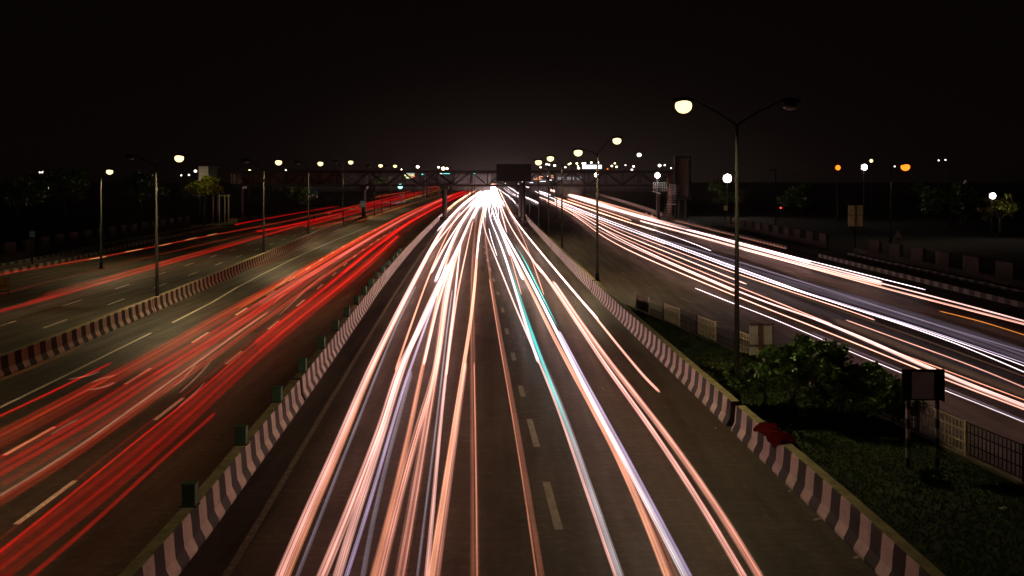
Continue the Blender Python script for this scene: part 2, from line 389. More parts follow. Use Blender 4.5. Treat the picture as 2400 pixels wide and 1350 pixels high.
# boundary walls with piers
def pier_wall(fx, y0, y1, per, hh, lab):
    r = empty("boundary_wall", (0, 0, 0), lab, "wall")
    loft("wall", fx, y0, y1, [(-.1, 0), (-.1, hh * .42), (.1, hh * .42), (.1, 0)], [M_wall], 4, r)
    b = MB(); y = y0
    while y + per * .5 < y1:
        x0, x1 = fx(y), fx(y + per * .5); n = len(b.v)
        b.box(((x0 + x1) / 2, y + per * .25, hh * .7), (.34, per * .5, hh * .6), rz=math.atan2(-(x1 - x0), per * .5)); y += per
    b.build("panel_row", M_wall, r)
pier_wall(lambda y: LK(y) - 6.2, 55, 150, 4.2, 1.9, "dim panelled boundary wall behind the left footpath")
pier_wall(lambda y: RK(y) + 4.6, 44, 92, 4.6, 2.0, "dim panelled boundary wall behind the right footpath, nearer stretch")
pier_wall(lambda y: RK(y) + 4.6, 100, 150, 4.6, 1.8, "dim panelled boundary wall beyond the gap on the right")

# ---------------------------------------------------------------- green anti-glare boxes
gb = MB(); gb.box((0, 0, .25), (.29, .18, .46)); gb.box((0, 0, .49), (.32, .21, .03)); gm = gb.mesh("box", [M_green])
fb = MB(); fb.box((0, 0, .012), (.38, .25, .024)); fm = fb.mesh("foot", [M_dark])
gy = [18.9, 23.3, 27.8, 32.2, 36.7, 41.1, 45.4, 49.8, 54.2, 58.6, 63, 67.4, 71.8, 76.2, 80.6, 85]
for i, y in enumerate(gy):
    t = empty("anti_glare_box", (CB(y) - .31, y, .82), "dark green plastic anti-glare box on top of the middle barrier, %s" % (ORD[i] if i else "nearest the camera"), "glare screen", "green boxes along the middle barrier")
    put("cover", gm, t); put("foot", fm, t)

# ---------------------------------------------------------------- street lamps
def spot(parent, loc, power, col=(1, .76, .38), ang=150, blend=.6, r=.2):
    l = bpy.data.lights.new("lamp_light", 'SPOT'); l.energy = power; l.color = col; l.spot_size = math.radians(ang); l.spot_blend = blend; l.shadow_soft_size = r
    o = bpy.data.objects.new("lamp_light", l); C.objects.link(o); o.parent = parent; o.location = loc; return o
def street_lamp(px, Y, toppy, lamps, label, group="street lamps along the carriageways", r0=.11, power=1500, emat=None, bx=None, rscale=1.0, lean=0):
    bx = (px - 1200) / F * Y if bx is None else bx
    top = CH - (toppy - HY) / F * Y
    t = empty("street_lamp", (bx, Y, 0), label, "street lamp", group)
    lx = -lean
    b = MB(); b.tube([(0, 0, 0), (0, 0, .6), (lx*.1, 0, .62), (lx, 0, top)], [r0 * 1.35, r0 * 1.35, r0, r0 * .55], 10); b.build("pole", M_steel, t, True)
    b = MB(); b.box((0, 0, .02), (.5, .5, .04)); [b.box((x, y, .06), (.05, .05, .06)) for x in (-.19, .19) for y in (-.19, .19)]; b.build("base_plate", M_steel, t)
    for lpx, lpy, lit in lamps:
        p = atY(lpx, lpy, Y); e = Vector((p.x - bx, 0, p.z)); s = 1 if e.x > 0 else -1
        h0 = Vector((lx, 0, top - .05)); inner = e - Vector((s * .3*rscale, 0, -.14*rscale))
        b = MB(); b.tube([h0, h0.lerp(inner, .45) + Vector((0, 0, .05)), inner], [.04, .035, .03], 6); b.build("arm", M_steel, t, True)
        q = rscale
        b = MB(); b.ell((e.x, 0, e.z + .15*q), (.33*q, .17*q, .09*q), 12, 6); hd = b.build("luminaire", M_steel, t, True)
        b = MB(); b.ell((e.x, 0, e.z - .02), ((.245 if lit else .2)*q, .21*q, (.215 if lit else .1)*q), 16, 10); b.build("lens", (emat or E_warm) if lit else E_off, hd, True)
        if lit and power: spot(t, (e.x, 0, e.z - .3*q), power)
    return t
# left line, double arm, right lamp lit
LL = [(369, 53.5, 387, [(420, 370, 1), (305, 371, 0)]), (618, 86, 397, [(653, 380, 1), (577, 379, 0)]),
      (723, 118.5, 399, [(751, 383, 1), (697, 383, 0)]), (804, 153, 399, [(822, 380, 1), (786, 381, 0)]),
      (878, 200, 402, [(892, 388, 1), (864, 390, 0)]), (915, 250, 402, [(926, 389, 1), (904, 392, 0)])]
street_lamp(-930, 20.5, 250, [(-860, 215, 1), (-1000, 215, 0)], "double-arm street lamp on the left barrier outside the left edge of the view", power=2300)
for i, (px, Y, tp, lm) in enumerate(LL):
    street_lamp(px, Y, tp, lm, "double-arm lamp on left barrier, one head lit, %s" % (ORD[i]), power=2800, rscale=1.15 + .22*i, lean=.10 if i == 0 else 0)
# right line
RL = [(1727, 29.5, 290, [(1602, 247, 1), (1852, 249, 0)], .10), (1400, 68.5, 360, [(1355, 357, 1), (1446, 329, 1)], .12),
      (1317, 97, 385, [(1290, 371, 1)], .12), (1286, 118, 392, [(1262, 380, 1)], .12)]
RLl = ["tall street lamp behind the right barrier by the bushes, bright head over the centre road",
       "street lamp behind the right barrier with both heads lit, second from the camera",
       "street lamp behind the right barrier with one warm head, third from the camera",
       "street lamp behind the right barrier with one warm head, fourth from the camera"]
for i, (px, Y, tp, lm, r0) in enumerate(RL):
    street_lamp(px, Y, tp, lm, RLl[i], r0=r0, rscale=(1.2, 1.4, 1.6, 1.9)[i], power=(1350, 1700, 1700, 1700)[i])
for px, Y, tp in ((1228, 148, 424), (1210, 196, 425), (1242, 180, 425), (1263, 140, 425), (1305, 170, 426)):
    bx = (px - 1200) / F * Y; h = CH - (tp - HY) / F * Y
    t = empty("service_pole", (bx, Y, 0), {1228: "thick dark pole under the footbridge between the centre and right roads", 1210: "thin dark pole right of the bright convergence of trails",
        1242: "thin dark pole just right of the thick dark pole", 1263: "thin pole at the near end of the short white trail", 1305: "thin pole crossing the bundle of right road trails"}[px], "pole")
    b = MB(); b.tube([(0, 0, 0), (0, 0, h)], [.26 if px == 1228 else .10, .22 if px == 1228 else .07], 8); b.build("shaft", M_dark, t, True)
    b = MB(); b.box((0, 0, .1), (.6, .6, .2)); b.build("footing", M_concd, t)
street_lamp(237, 78, 418, [(257, 402, 1)], "street lamp on the left footpath near the edge of the photo, single warm head", rscale=1.2)
street_lamp(2087, 110, 385, [(2122, 391, 1)], "tall thin pole behind the right wall with an orange head", emat=E_orange, power=300, rscale=2.3)
street_lamp(1818, 130, 395, [(1806, 400, 0)], "unlit thin pole behind the right wall, left of the yellow sign back", power=0)

# ---------------------------------------------------------------- far lights, each on its mast
far = [(892,402,0,'w'),(941,397,4,'w'),(979,391,9,'w'),(1028,392,6,'w'),(1039,395,11,'y'),(1048,395,7,'w'),(1012,401,5,'w'),
 (458,401,8,'w'),(425,411,3,'w'),(443,410,5,'w'),(585,400,7,'y'),(670,400,6,'w'),(346,413,4,'w'),(93,404,4,'w'),(99,404,3,'w'),(103,402,4,'w'),(110,404,4,'w'),(171,409,4,'w'),
 (1267,392,5,'w'),(1281,385,6,'w'),(1287,386,5,'w'),(1300,388,7,'w'),(1325,392,5,'w'),(1333,385,5,'y'),(1337,383,5,'y'),(1352,383,6,'y'),(1355,389,4,'w'),(1356,394,7,'y'),
 (1366,383,6,'w'),(1371,383,6,'w'),(1386,381,6,'w'),(1401,381,7,'w'),(1424,396,4,'o'),(1434,389,6,'y'),(1441,383,5,'y'),(1445,391,6,'y'),(1466,387,4,'w'),(1485,390,6,'w'),(1481,398,6,'w'),
 (1546,388,9,'w'),(1558,387,5,'w'),(1498,363,12,'w'),(1573,394,4,'w'),(2200,376,4,'w'),(2216,375,4,'w'),(2097,390,4,'w')]
far = sorted([f for f in far if f[2]], key=lambda f: f[0])
em = {'w': E_whitef, 'y': E_warmf, 'o': E_orange}; cn = {'w': 'white', 'y': 'warm yellow', 'o': 'orange'}
for i, (px, py, d, c) in enumerate(far):
    Y = 420 + (i * 37) % 160; p = atY(px, py, Y); r = max(d, 4) * Y / F / 2 * .85
    t = empty("distant_lamp", (p.x, Y, 0), "tiny distant %s lamp on the horizon, %s from the left" % (cn[c], nth(i)), "street lamp", "distant lamps on the horizon")
    b = MB(); b.tube([(0, 0, 0), (0, 0, p.z)], [.14, .08], 5); b.build("pole", M_dark, t)
    b = MB(); b.ell((0, 0, p.z), (r, r, r * .85), 10, 6); b.build("lamp_head", em[c], t, True)
big = [(1705, 418, 24, 'w', 190, "bright white floodlight on a mast just left of the tall right lamp pole"),
       (2026, 392, 17, 'w', 170, "bright white floodlight between two orange lamps on the right"),
       (2042, 377, 10, 'y', 230, "small yellowish lamp just above the white floodlight on the right"),
       (1964, 393, 15, 'o', 190, "orange lamp on the right, left of the white floodlight"),
       (2327, 459, 17, 'w', 120, "white lamp near the right edge shining onto leaves below it"),
       (1541, 411, 15, 'w', 172, "white lamp above the footbridge staircase on the right"),
       (1398, 410, 11, 'w', 240, "white lamp below the lit billboard, just right of a lamp pole")]
for px, py, d, c, Y, lab in big:
    p = atY(px, py, Y); r = d * Y / F / 2 * .8
    t = empty("floodlight", (p.x, Y, 0), lab, "floodlight")
    b = MB(); b.tube([(0, .3, 0), (0, .3, p.z + .3)], [.14, .08], 6); b.build("mast", M_dark, t)
    b = MB(); b.box((0, .28, p.z), (r * 2.1, .2, r * 1.9)); h = b.build("housing", M_dark, t)
    b = MB(); b.ell((0, 0, p.z), (r, r * .5, r), 14, 8); b.build("lens", {'w': E_white, 'y': E_warm, 'o': E_orange}[c], h, True)
    if c == 'w' and py > 405: spot(t, (0, -.5, p.z), 500 if py < 440 else 45, (1, .93, .85), 160)
# cyan-white lamp of a vehicle-mounted unit on the left island
p = atY(938, 437, 330)
t = empty("work_light", (p.x, 330, 0), "brilliant cyan-white light low over the left island beyond the footbridge", "floodlight")
b = MB(); b.tube([(0, .5, 0), (0, .5, p.z)], .1, 6); b.tube([(-1.2, .5, 0), (0, .5, 1.6), (1.2, .5, 0)], .07, 6); b.build("tripod", M_dark, t)
b = MB(); b.ell((0, 0, p.z), (.95, .5, .95), 14, 8); b.build("lens", E_cyan, t, True)
spot(t, (0, -1, p.z), 2500, (.6, 1, 1), 160)
p = atY(1830, 487, 160)
t = empty("marker_light", (p.x, 160, 0), "tiny red light in the dark behind the right wall", "marker light")
b = MB(); b.tube([(0, .2, 0), (0, .2, p.z)], .05, 6); b.build("post", M_dark, t)
b = MB(); b.ell((0, 0, p.z), (.22, .12, .12), 10, 6); b.build("lens", E_red, t, True)

# ---------------------------------------------------------------- footbridge with its towers
YB = 175
def zb(py): return CH - (py - HY) / F * YB
def xb(px): return (px - 1200) / F * YB
fbz = empty("footbridge", (0, YB, 0), "long dark steel truss footbridge spanning all the roads", "footbridge")
x0, x1 = xb(545), xb(1580); top, bot = zb(403), zb(434)
b = MB()
for yy in (0, 2.6):
    b.box(((x0+x1)/2, yy, top), (x1-x0, .3, .5)); b.box(((x0+x1)/2, yy, bot), (x1-x0, .3, .32))
b.build("chord", M_truss, fbz)
n = 26
for yy in (0, 2.6):
    b = MB()
    for i in range(n + 1):
        x = x0 + (x1 - x0) * i / n; b.box((x, yy, (top+bot)/2), (.16, .14, top - bot - .4))
        if i < n:
            xn = x0 + (x1-x0)*(i+1)/n; a, c = (bot, top) if i % 2 else (top, bot)
            b.tube([(x, yy, a), (xn, yy, c)], .10, 5)
    b.build("truss_web", M_truss, fbz)
b = MB(); b.box(((x0+x1)/2, 1.3, bot - .2), (x1-x0, 2.3, .14)); b.build("deck", M_truss, fbz)
b = MB(); b.box(((x0+x1)/2, 1.3, top + .3), (x1-x0, 3.0, .06)); b.build("roof", M_truss_d, fbz)
b = MB(); b.box((xb(665), 2.75, (top+bot)/2), (xb(815) - xb(545), .05, (top-bot)*.8)); b.build("side_sheet", mat("rusty sheet", (.15, .08, .06), .8, noise=.5, nscale=.6), fbz)
for px, wd in ((561, .5), (850, .55), (1041, .62), (1222, .7), (1545, .5)):
    b = MB(); b.tube([(xb(px), 1.3, 0), (xb(px), 1.3, bot - .27)], wd*.8, 12); b.box((xb(px), 1.3, bot - .55), (wd*2.6, 2.9, .5)); b.box((xb(px), 1.3, .35), (wd*3, wd*3, .7)); b.build("column", M_truss, fbz, False)
for xa, xc in ((1000, 1041), (1082, 1041), (805, 850), (895, 850)):
    b = MB(); b.tube([(xb(xa), 0, top - .2), (xb(xc), .9, bot - .5)], .14, 6); b.build("brace", M_dark, fbz)
sb = empty("overhead_sign", (xb(1204), YB - .6, 0), "large dark back of an overhead sign on the footbridge over the centre road", "road sign")
b = MB(); b.box((0, 0, zb(405)), (xb(1245) - xb(1164), .12, (zb(385) - zb(426)))); b.build("board", M_truss_d, sb)
b = MB(); [b.box((0, .12, zb(q)), (xb(1240) - xb(1168), .1, .12)) for q in (390, 404, 420)]; b.build("stiffener", M_dark, sb)
# right billboard tower
tw = empty("billboard_tower", (xb(1597), YB - 1, 0), "tall dark billboard frame at the right end of the footbridge", "billboard")
b = MB(); W = xb(1615) - xb(1577); za, zc = zb(366), zb(468)
b.box((-W/2 + .25, 0, (za+zc)/2), (.5, 1.4, za - zc)); b.box((W/2 - .25, 0, (za+zc)/2), (.5, 1.4, za - zc)); b.box((0, 0, za - .3), (W - 1.02, 1.4, .6)); b.box((0, 0, zc + .3), (W - 1.02, 1.4, .6)); b.build("frame", M_truss_d, tw)
b = MB(); b.box((0, .1, (za+zc)/2), (W - 1.04, .1, za - zc - 1.24)); b.build("panel", mat("billboard back", (.16, .12, .10), .8, noise=.2), tw)
for s in (-.7, .7):
    b = MB(); b.tube([(s, 0, 0), (s, 0, zc)], .2, 8); b.build("leg", M_truss, tw)
cp = empty("bridge_tower", (xb(1571), YB + 1, 0), "narrow reddish brown column tower beside the billboard frame", "tower")
b = MB(); b.box((0, 0, zb(445)/2+1), (.75, .75, zb(400))); b.build("shaft", mat("red oxide", (.22, .10, .07), .8, noise=.3), cp)
b = MB(); b.box((0, 0, .5), (1.3, 1.3, 1.0)); b.build("plinth", M_concd, cp)
# left tower with pale panel
tl = empty("billboard_tower", (xb(516), YB - 6, 0), "tall billboard tower at the left end of the footbridge with a pale lit panel", "billboard")
b = MB(); b.box((.9, 0, zb(390)/2), (1.5, 1.2, zb(390))); b.box((-2.45, 1.0, zb(390)/2), (.3, .3, zb(390))); b.build("frame", M_truss_d, tl)
b = MB(); b.box((-1.3, .2, zb(416)), (1.9, .15, zb(391) - zb(441))); b.build("panel", M_pale, tl)
spot(tl, (-1.6, -3.5, 5.2), 500, (1, .85, .65), 100).rotation_euler = (math.radians(130), 0, 0)
fl = empty("uplight", (xb(516) - 1.6, YB - 9.5, 0), "small uplight on a post below the pale billboard panel at left", "floodlight")
b = MB(); b.tube([(0, 0, 0), (0, 0, 4.9)], .06, 6); b.build("post", M_dark, fl); b = MB(); b.box((0, .05, 5.0), (.5, .2, .2)); b.build("housing", M_dark, fl)
# right staircase
st = empty("footbridge_stairs", (xb(1552), YB - 2.5, 0), "white railed staircase of the footbridge at its right end", "staircase")
b = MB()
for i in range(22): b.box((-3.0 + i * .13 + 2.2, -3.2 + i * .0, .2 + i * .32), (1.2, .32, .06))
b.build("treads", M_white, st)
b = MB()
for q in (0, .45, .9):
    b.tube([(-2.4, -.9, 6.8 + q), (.4, -.9, 6.8 + q)], .045, 5); b.tube([(.7, -.9, 5.4 + q), (2.0, -.9, 5.4 + q)], .05, 5)
for i in range(7): b.tube([(-2.4 + i * .45, -.9, 6.0), (-2.4 + i * .45, -.9, 7.8)], .04, 5)
for i in range(5): b.tube([(.9 + i * .3, -.9, 5.4), (.9 + i * .3, -.9, 7.4)], .04, 5)
b.tube([(-2.4, -.9, 6.0), (-.9, -.9, 5.5)], .12, 5); b.tube([(.2, -.9, 3.4), (2.3, -.9, 3.4)], .08, 5)
b.build("railing", M_white, st)
b = MB(); [b.tube([(x, -.5, 0), (x, -.5, 6)], .09, 6) for x in (-1, .5, 2.1)]; b.build("support", M_truss, st)
# bus shelter frames at the left
bs = empty("bus_shelter", (xb(572), 160, 0), "pale framed bus shelter under the left end of the footbridge", "bus shelter")
b = MB()
for x in (-1.1, .1, 1.1, 1.8): b.box((x, 0, 2.8), (.16, .16, 5.6))
b.box((-2.0, 0, 6.6), (2.0, .3, .14)); b.box((1.0, 0, 5.3), (2.2, .3, .12)); b.box((-1.1, .02, 6.1), (.3, .16, 1.0)); b.build("frame", M_pale, bs)
b = MB(); b.box((.2, .6, 5.5), (3.2, 1.6, .1)); b.build("roof", M_truss_d, bs)

# signs
def sign(px, Y, y0, y1, wpx, m, label, post=True, name="road_sign", back=True, extra=None, postm=M_steel, rows=0, rowm=M_white, base=0):
    X = (px - 1200) / F * Y; za = CH - (y0 - HY)/F*Y; zc = CH - (y1 - HY)/F*Y; W = wpx / F * Y
    t = empty(name, (X, Y, 0), label, "road sign")
    b = MB(); b.box((0, 0, (za+zc)/2), (W, .04, za - zc)); b.build("board", m, t)
    b = MB(); b.tube([(0, .06, base), (0, .06, zc + (za-zc)*.85)], .05 if Y < 60 else .08, 6); b.build("post", postm, t)
    if rows:
        b = MB()
        for i in range(rows): b.box((0, -.024, za - (za-zc)*(i+.6)/(rows+.2)), (W*.72, .006, (za-zc)*.10))
        b.build("marking", rowm, t)
    return t
sign(850, 168, 470, 486, 14, M_blue, "small blue road sign with white lines fixed low on a footbridge column", rows=4)
sign(895, 210, 413, 433, 28, M_gsign, "green direction sign hanging beyond the footbridge at left", rows=2, rowm=M_yellow)
sign(736, 168, 441, 456, 14, M_blue, "small bluish sign under the left half of the footbridge", rows=0)
sign(75, 81, 541, 556, 13, M_blue, "small blue and white sign on a thin post by the left kerb", rows=2)
sign(1701, 150, 482, 493, 9, M_yback, "small pale sign on a thin post left of the tall right lamp pole")
t = sign(2005, 92, 481, 530, 34, M_yback, "large yellowish back of a sign board on a post by the right kerb")
b = MB(); b.box((0, -.05, CH - (505-HY)/F*92), (.22, .06, 2.2)); b.box((0, -.05, CH - (505-HY)/F*92), (1.56, .03, .06)); b.build("back_rail", mat("rust brown", (.16, .09, .03), .8), t)
# triangular warning sign
p = atY(2105, 560, 88); t = empty("warning_sign", (p.x, 88, 0), "dim triangular warning sign on a thin post in the dark at right", "road sign")
b = MB(); a = atY(2105, 538, 88).z; c = p.z; n = len(b.v)
for y in (-.02, .02): b.v += [Vector((-.5, y, c)), Vector((.5, y, c)), Vector((0, y, a))]
b.face([0, 1, 2]); b.face([5, 4, 3]); b.face([0, 3, 4, 1]); b.face([1, 4, 5, 2]); b.face([2, 5, 3, 0]); b.build("board", M_signb, t)
b = MB(); b.tube([(0, .06, 0), (0, .06, c + .2)], .04, 6); b.build("post", M_steel, t)

# white twin sign back near the fence
Y = 34.5; X = (1783-1200)/F*Y; t = empty("sign_board", (X, Y, .12), "pale sign board seen from behind beside the fence, split by a brown post", "sign")
za, zc = CH - (759-HY)/F*Y - .12, CH - (832-HY)/F*Y - .12; W = 54/F*Y
b = MB(); b.box((-W*.31, 0, (za+zc)/2), (W*.36, .04, za-zc)); b.box((W*.31, 0, (za+zc)/2), (W*.36, .04, za-zc)); b.build("board", M_signb, t)
b = MB(); b.box((0, -.03, (za)/2), (W*.2, .06, za)); b.build("post", mat("brown post", (.08, .04, .025), .8, noise=.3), t)
b = MB(); b.box((0, -.045, za), (W*1.08, .03, .03)); b.box((0, -.045, zc + (za-zc)*.32), (W, .03, .04)); b.box((W*.52, -.02, (za+zc)/2), (.03, .05, za-zc)); b.build("frame", M_black, t)
# dark square board on two banded posts
Y = 23.5; X = (2162-1200)/F*Y; t = empty("sign_board", (X, Y, .12), "dark square board on two black and white banded posts on the grass", "sign")
za, zc = CH - (867-HY)/F*Y - .12, CH - (938-HY)/F*Y - .12; W = 95/F*Y
b = MB(); b.box((0, 0, (za+zc)/2), (W, .04, za-zc)); b.build("board", M_black, t)
b = MB(); b.box((0, -.03, (za+zc)/2), (W*.54, .02, (za-zc)*.88)); b.build("panel", M_grey, t)
b = MB(); b.box((-W/2, -.02, (za+zc)/2), (.02, .07, za-zc)); b.box((W/2, -.02, (za+zc)/2), (.05, .09, za-zc+.04)); b.box((0, -.02, za), (W, .09, .03)); b.build("frame", M_signb, t).data.materials[0] = M_steel
for s in (-.36, .36):
    b = MB(); zz = 0; k = 0
    while zz < zc:
        h = min(.27, zc - zz); b.box((s*W, 0, zz + h/2), (.09, .09, h), k % 2); zz += h; k += 1
    b.build("post", [M_black, M_signb], t)

# distant lit signs and buildings
def lit(name, px0, px1, py0, py1, Y, m, label, cat="sign", rows=None, frame=M_truss_d):
    a = atY(px0, py0, Y); c = atY(px1, py1, Y); t = empty(name, ((a.x+c.x)/2, Y, 0), label, cat)
    W = c.x - a.x; b = MB(); b.box((0, 0, (a.z+c.z)/2), (W, .3, a.z-c.z)); b.build("panel", m, t)
    b = MB(); [b.box((s*W*.4, .3, a.z/2), (.35, .25, a.z)) for s in (-1, 1)]; b.build("support", frame, t); return t
lit("billboard", 1365, 1410, 386.5, 395.5, 420, E_whites, "long bluish white lit billboard on the horizon right of the bridge centre", "billboard")
t = lit("neon_sign", 948, 973, 402, 417, 400, M_truss_d, "multicoloured electronic sign with yellow letters seen beneath the footbridge", "electronic sign")
def bar(t, x0, x1, y0, y1, Y, m, cx):
    a = atY(x0, y0, Y); c = atY(x1, y1, Y); b = MB(); b.box(((a.x+c.x)/2 - cx, -.2, (a.z+c.z)/2), (c.x-a.x, .1, a.z-c.z)); return b
X0 = (960.5-1200)/F*400
bar(t, 948, 972, 401.5, 403, 400, 0, X0).build("light_bar", E_cyans, t); bar(t, 949, 972, 404.8, 406.6, 400, 0, X0).build("light_bar", E_whites, t)
b = MB(); rr = random.Random(3)
for row, (xa, xc, ya, yc) in enumerate(((948.5, 972, 408.5, 413), (952, 967, 414.5, 418))):
    x = xa
    while x < xc - 1:
        wv = rr.uniform(1.3, 2.2); a = atY(x, ya, 400); c = atY(min(x + wv, xc), yc, 400)
        zt, zl = a.z, c.z; b.box(((a.x+c.x)/2 - X0, -.22, zt - .08), (c.x-a.x, .1, .12)); b.box((a.x + .06 - X0, -.22, (zt+zl)/2), (.13, .1, zt-zl))
        if rr.random() < .6: b.box((c.x - .06 - X0, -.22, (zt+zl)/2), (.12, .1, zt-zl))
        if rr.random() < .7: b.box(((a.x+c.x)/2 - X0, -.22, zl + .08), (c.x-a.x, .1, .12))
        x += wv + .5
b.build("letters", E_yels, t); bar(t, 968, 972.5, 411, 415.5, 400, 0, X0).build("light_bar", E_reds, t)
for px0, px1, py0, py1, m, lab in ((993, 1000, 400, 403, E_cyans, "small cyan lit sign left of centre under the footbridge"), (1000.5, 1007, 402, 407, E_mag, "dim magenta lit sign next to the small cyan sign"),
    (1031, 1036.5, 404, 407.5, E_whites, "small white lit sign beside a long cyan one"), (1039, 1054, 403.5, 407.5, E_cyans, "long cyan lit sign under the footbridge"),
    (1096, 1106, 402, 404.5, E_whites, "short white lit sign left of the dark overhead sign back"), (1107, 1113.5, 401.5, 407.5, E_cyans, "small square pale cyan sign near the dark overhead sign back"),
    (988, 992, 407.5, 409.5, E_cyans, "tiny cyan lit sign below the others, left of centre")):
    lit("lit_sign", px0, px1, py0, py1, 430, m, lab, "lit sign")
t = empty("building", (atY(1332, 410, 450).x, 450, 0), "low distant building with a row of dim lit windows right of the footbridge centre", "building")
W = 62/F*450; b = MB(); b.box((0, 3, 6.2), (W, 6, 12.4)); b.build("wall", M_bld, t)
b = MB(); b.box((0, 3, 12.6), (W + .6, 6.6, .35)); b.build("roof", M_truss_d, t)
for i in range(11):
    if i in (0, 4, 8): continue
    b = MB(); b.box((-W/2 + (i + .5)*W/11, -.06, 9.6), (W/11*.78, .1, 1.5)); b.build("window", E_win, t)
for i, (px0, px1, hpy) in enumerate(((1240, 1290, 402), (1345, 1480, 408), (1060, 1150, 409), (880, 1000, 411), (1480, 1570, 404), (640, 860, 412))):
    a = atY(px0, hpy, 640); c = atY(px1, hpy, 640); h = a.z
    t = empty("building", ((a.x+c.x)/2, 640, 0), "dark block of distant buildings on the horizon, %s from the left" % ["fourth", "fifth", "third", "second", "sixth", "first"][i], "building", "distant dark buildings")
    W = c.x - a.x; b = MB(); b.box((0, 0, h/2), (W, 8, h)); b.box((W*.2, 1, h + 1), (W*.3, 5, 2)); b.build("wall", M_bld, t)
    b = MB(); b.box((-W*.2, 0, h + .2), (W*.5, 8.4, .35)); b.build("parapet", M_truss_d, t)

# ---------------------------------------------------------------- fence along the verge
def fence_panel(i, y0, y1):
    a = Vector((FN(y0), y0, .2)); c = Vector((FN(y1), y1, .2)); d = c - a; ln = d.length; ang = math.atan2(d.y, d.x)
    dark = i % 2 == 0; m = M_black if dark else M_cream
    t = empty("fence_panel", a, "%s steel picket fence panel beside the grass verge, %s panel from the bridge end" % ("black" if dark else "cream", nth(i)), "fence panel", "fence panels along the verge", ang)
    b = MB(); b.box((.03, 0, .5), (.07, .07, 1.0)); b.build("post", m, t)
    b = MB()
    for z_ in (.08, .36, .70, .95): b.box((ln/2, 0, z_), (ln - .1, .03, .035))
    n = 13
    for k in range(n): b.box((.1 + (ln - .15) * (k + .5)/n, 0, .51), (.022, .022, .88))
    b.build("pickets", m, t)
fy = 13.5; i = 0
while fy < 49.4: fence_panel(i, fy, fy + 2.12); fy += 2.15; i += 1
t = empty("fence_panel", (FN(fy), fy, .2), "pale solid end panel of the steel fence at its far end", "fence panel", None, math.atan2(3.6, -.9))
b = MB(); b.box((1.0, 0, .48), (1.9, .04, .8)); b.build("sheet", M_concd, t); b = MB(); b.box((.0, 0, .5), (.07, .07, 1.0)); b.box((2.0, 0, .5), (.07, .07, 1.0)); b.build("post", M_cream, t)

# ---------------------------------------------------------------- bushes and small trees
def leafy(bm_, c, rad, n, size, rnd, flat=.85):
    for _ in range(n):
        while True:
            u = Vector((rnd.uniform(-1, 1), rnd.uniform(-1, 1), rnd.uniform(-1, 1)))
            if u.length < 1: break
        u *= (.55 + .45 * rnd.random()) / max(u.length, .3) if u.length < .3 else 1
        p = Vector(c) + Vector((u.x*rad, u.y*rad, u.z*rad*flat))
        d = Vector((rnd.gauss(0, 1), rnd.gauss(0, 1), rnd.gauss(.35, .7))).normalized(); e = d.cross(Vector((rnd.gauss(0, 1), rnd.gauss(0, 1), rnd.gauss(0, 1)))).normalized()
        s = size * rnd.uniform(.6, 1.3); k = len(bm_.v); wd = e * s * .2; dr = Vector((0, 0, -s * .12))
        bm_.v += [p, p + d*s*.45 + wd, p + d*s + dr, p + d*s*.45 - wd]; bm_.face([k, k+1, k+2, k+3])
def small_tree(X, Y, h, cr, label, seed, dens=1.0, name="small_tree", leafm=None, lsz=.22, ts=.05, cat="tree"):
    rnd = random.Random(seed); t = empty(name, (X, Y, .12 if Y < 60 else 0), label, cat)
    b = MB(); hb = h - cr * 1.42; tips = []
    sw = rnd.uniform(-.12, .12)
    b.tube([(0, 0, -.1), (sw, 0, hb*.55), (sw*.5, .05, hb)], [ts*1.4, ts, ts*.8], 7)
    for k in range(6):
        a = k * 1.05 + rnd.uniform(-.3, .3); q = cr * rnd.uniform(.35, .75)
        tip = Vector((math.cos(a)*q, math.sin(a)*q, hb + cr*rnd.uniform(.35, 1.0))); tips.append(tip)
        b.tube([(sw*.5, .05, hb - .05), (tip*.5 + Vector((0, 0, hb*.5))), tip], [ts*.6, ts*.4, ts*.2], 5)
    b.build("trunk", M_bark, t, True)
    b = MB()
    for tp in tips:
        for _ in range(5):
            c = tp + Vector((rnd.gauss(0, .22), rnd.gauss(0, .22), rnd.gauss(.02, .16))) * cr * 1.3
            leafy(b, c, cr*rnd.uniform(.16, .34), int(95*dens), lsz, rnd, .7)
    b.build("crown", leafm or M_leaf, t)
    return t
TR = [(1788, 962, 1.75, .62, "slender small tree with a round dark crown on the grass, leftmost of the row"),
      (1862, 988, 2.55, 1.05, "largest dark bushy tree of the row on the grass behind the barrier"),
      (1925, 985, 2.35, .85, "small dark tree just right of the largest one on the grass"),
      (1968, 992, 2.0, .80, "small dark tree in the middle of the row with a thin straight trunk"),
      (2035, 1000, 1.9, .80, "low spreading dark tree left of the square board"),
      (2095, 1012, 1.55, .62, "small dark tree partly behind the square board")]
for i, (px, py, h, cr, lab) in enumerate(TR):
    p = at(px, py, .12); small_tree(p.x, p.y, h * 1.08, cr * 1.3, lab, 20 + i, 1.5, lsz=.22)
BU = [(1705, 905, .9, .5, "loose pale green shrub left of the tall lamp pole"), (1745, 880, .9, .45, "pale green shrub right behind the tall lamp pole"),
      (1668, 868, .7, .38, "low green shrub near the cream fence panel"), (2190, 1135, .35, .25, "tiny weed clump at the foot of the banded posts"),
      (1610, 812, .6, .3, "small leafy shrub against the fence at its far end")]
for i, (px, py, h, cr, lab) in enumerate(BU):
    p = at(px, py, .12); small_tree(p.x, p.y, h, cr, lab, 50 + i, .35, "shrub", mat("pale leaf", (.06, .085, .02), .5, noise=.4), .16, .02, "shrub")
small_tree(atY(478, 440, 158).x, 158, 8.6, 2.3, "bright yellow-green lit tree crown beside the pale billboard panel at left", 71, 1.4, "tree", M_leafy, .8, .2)
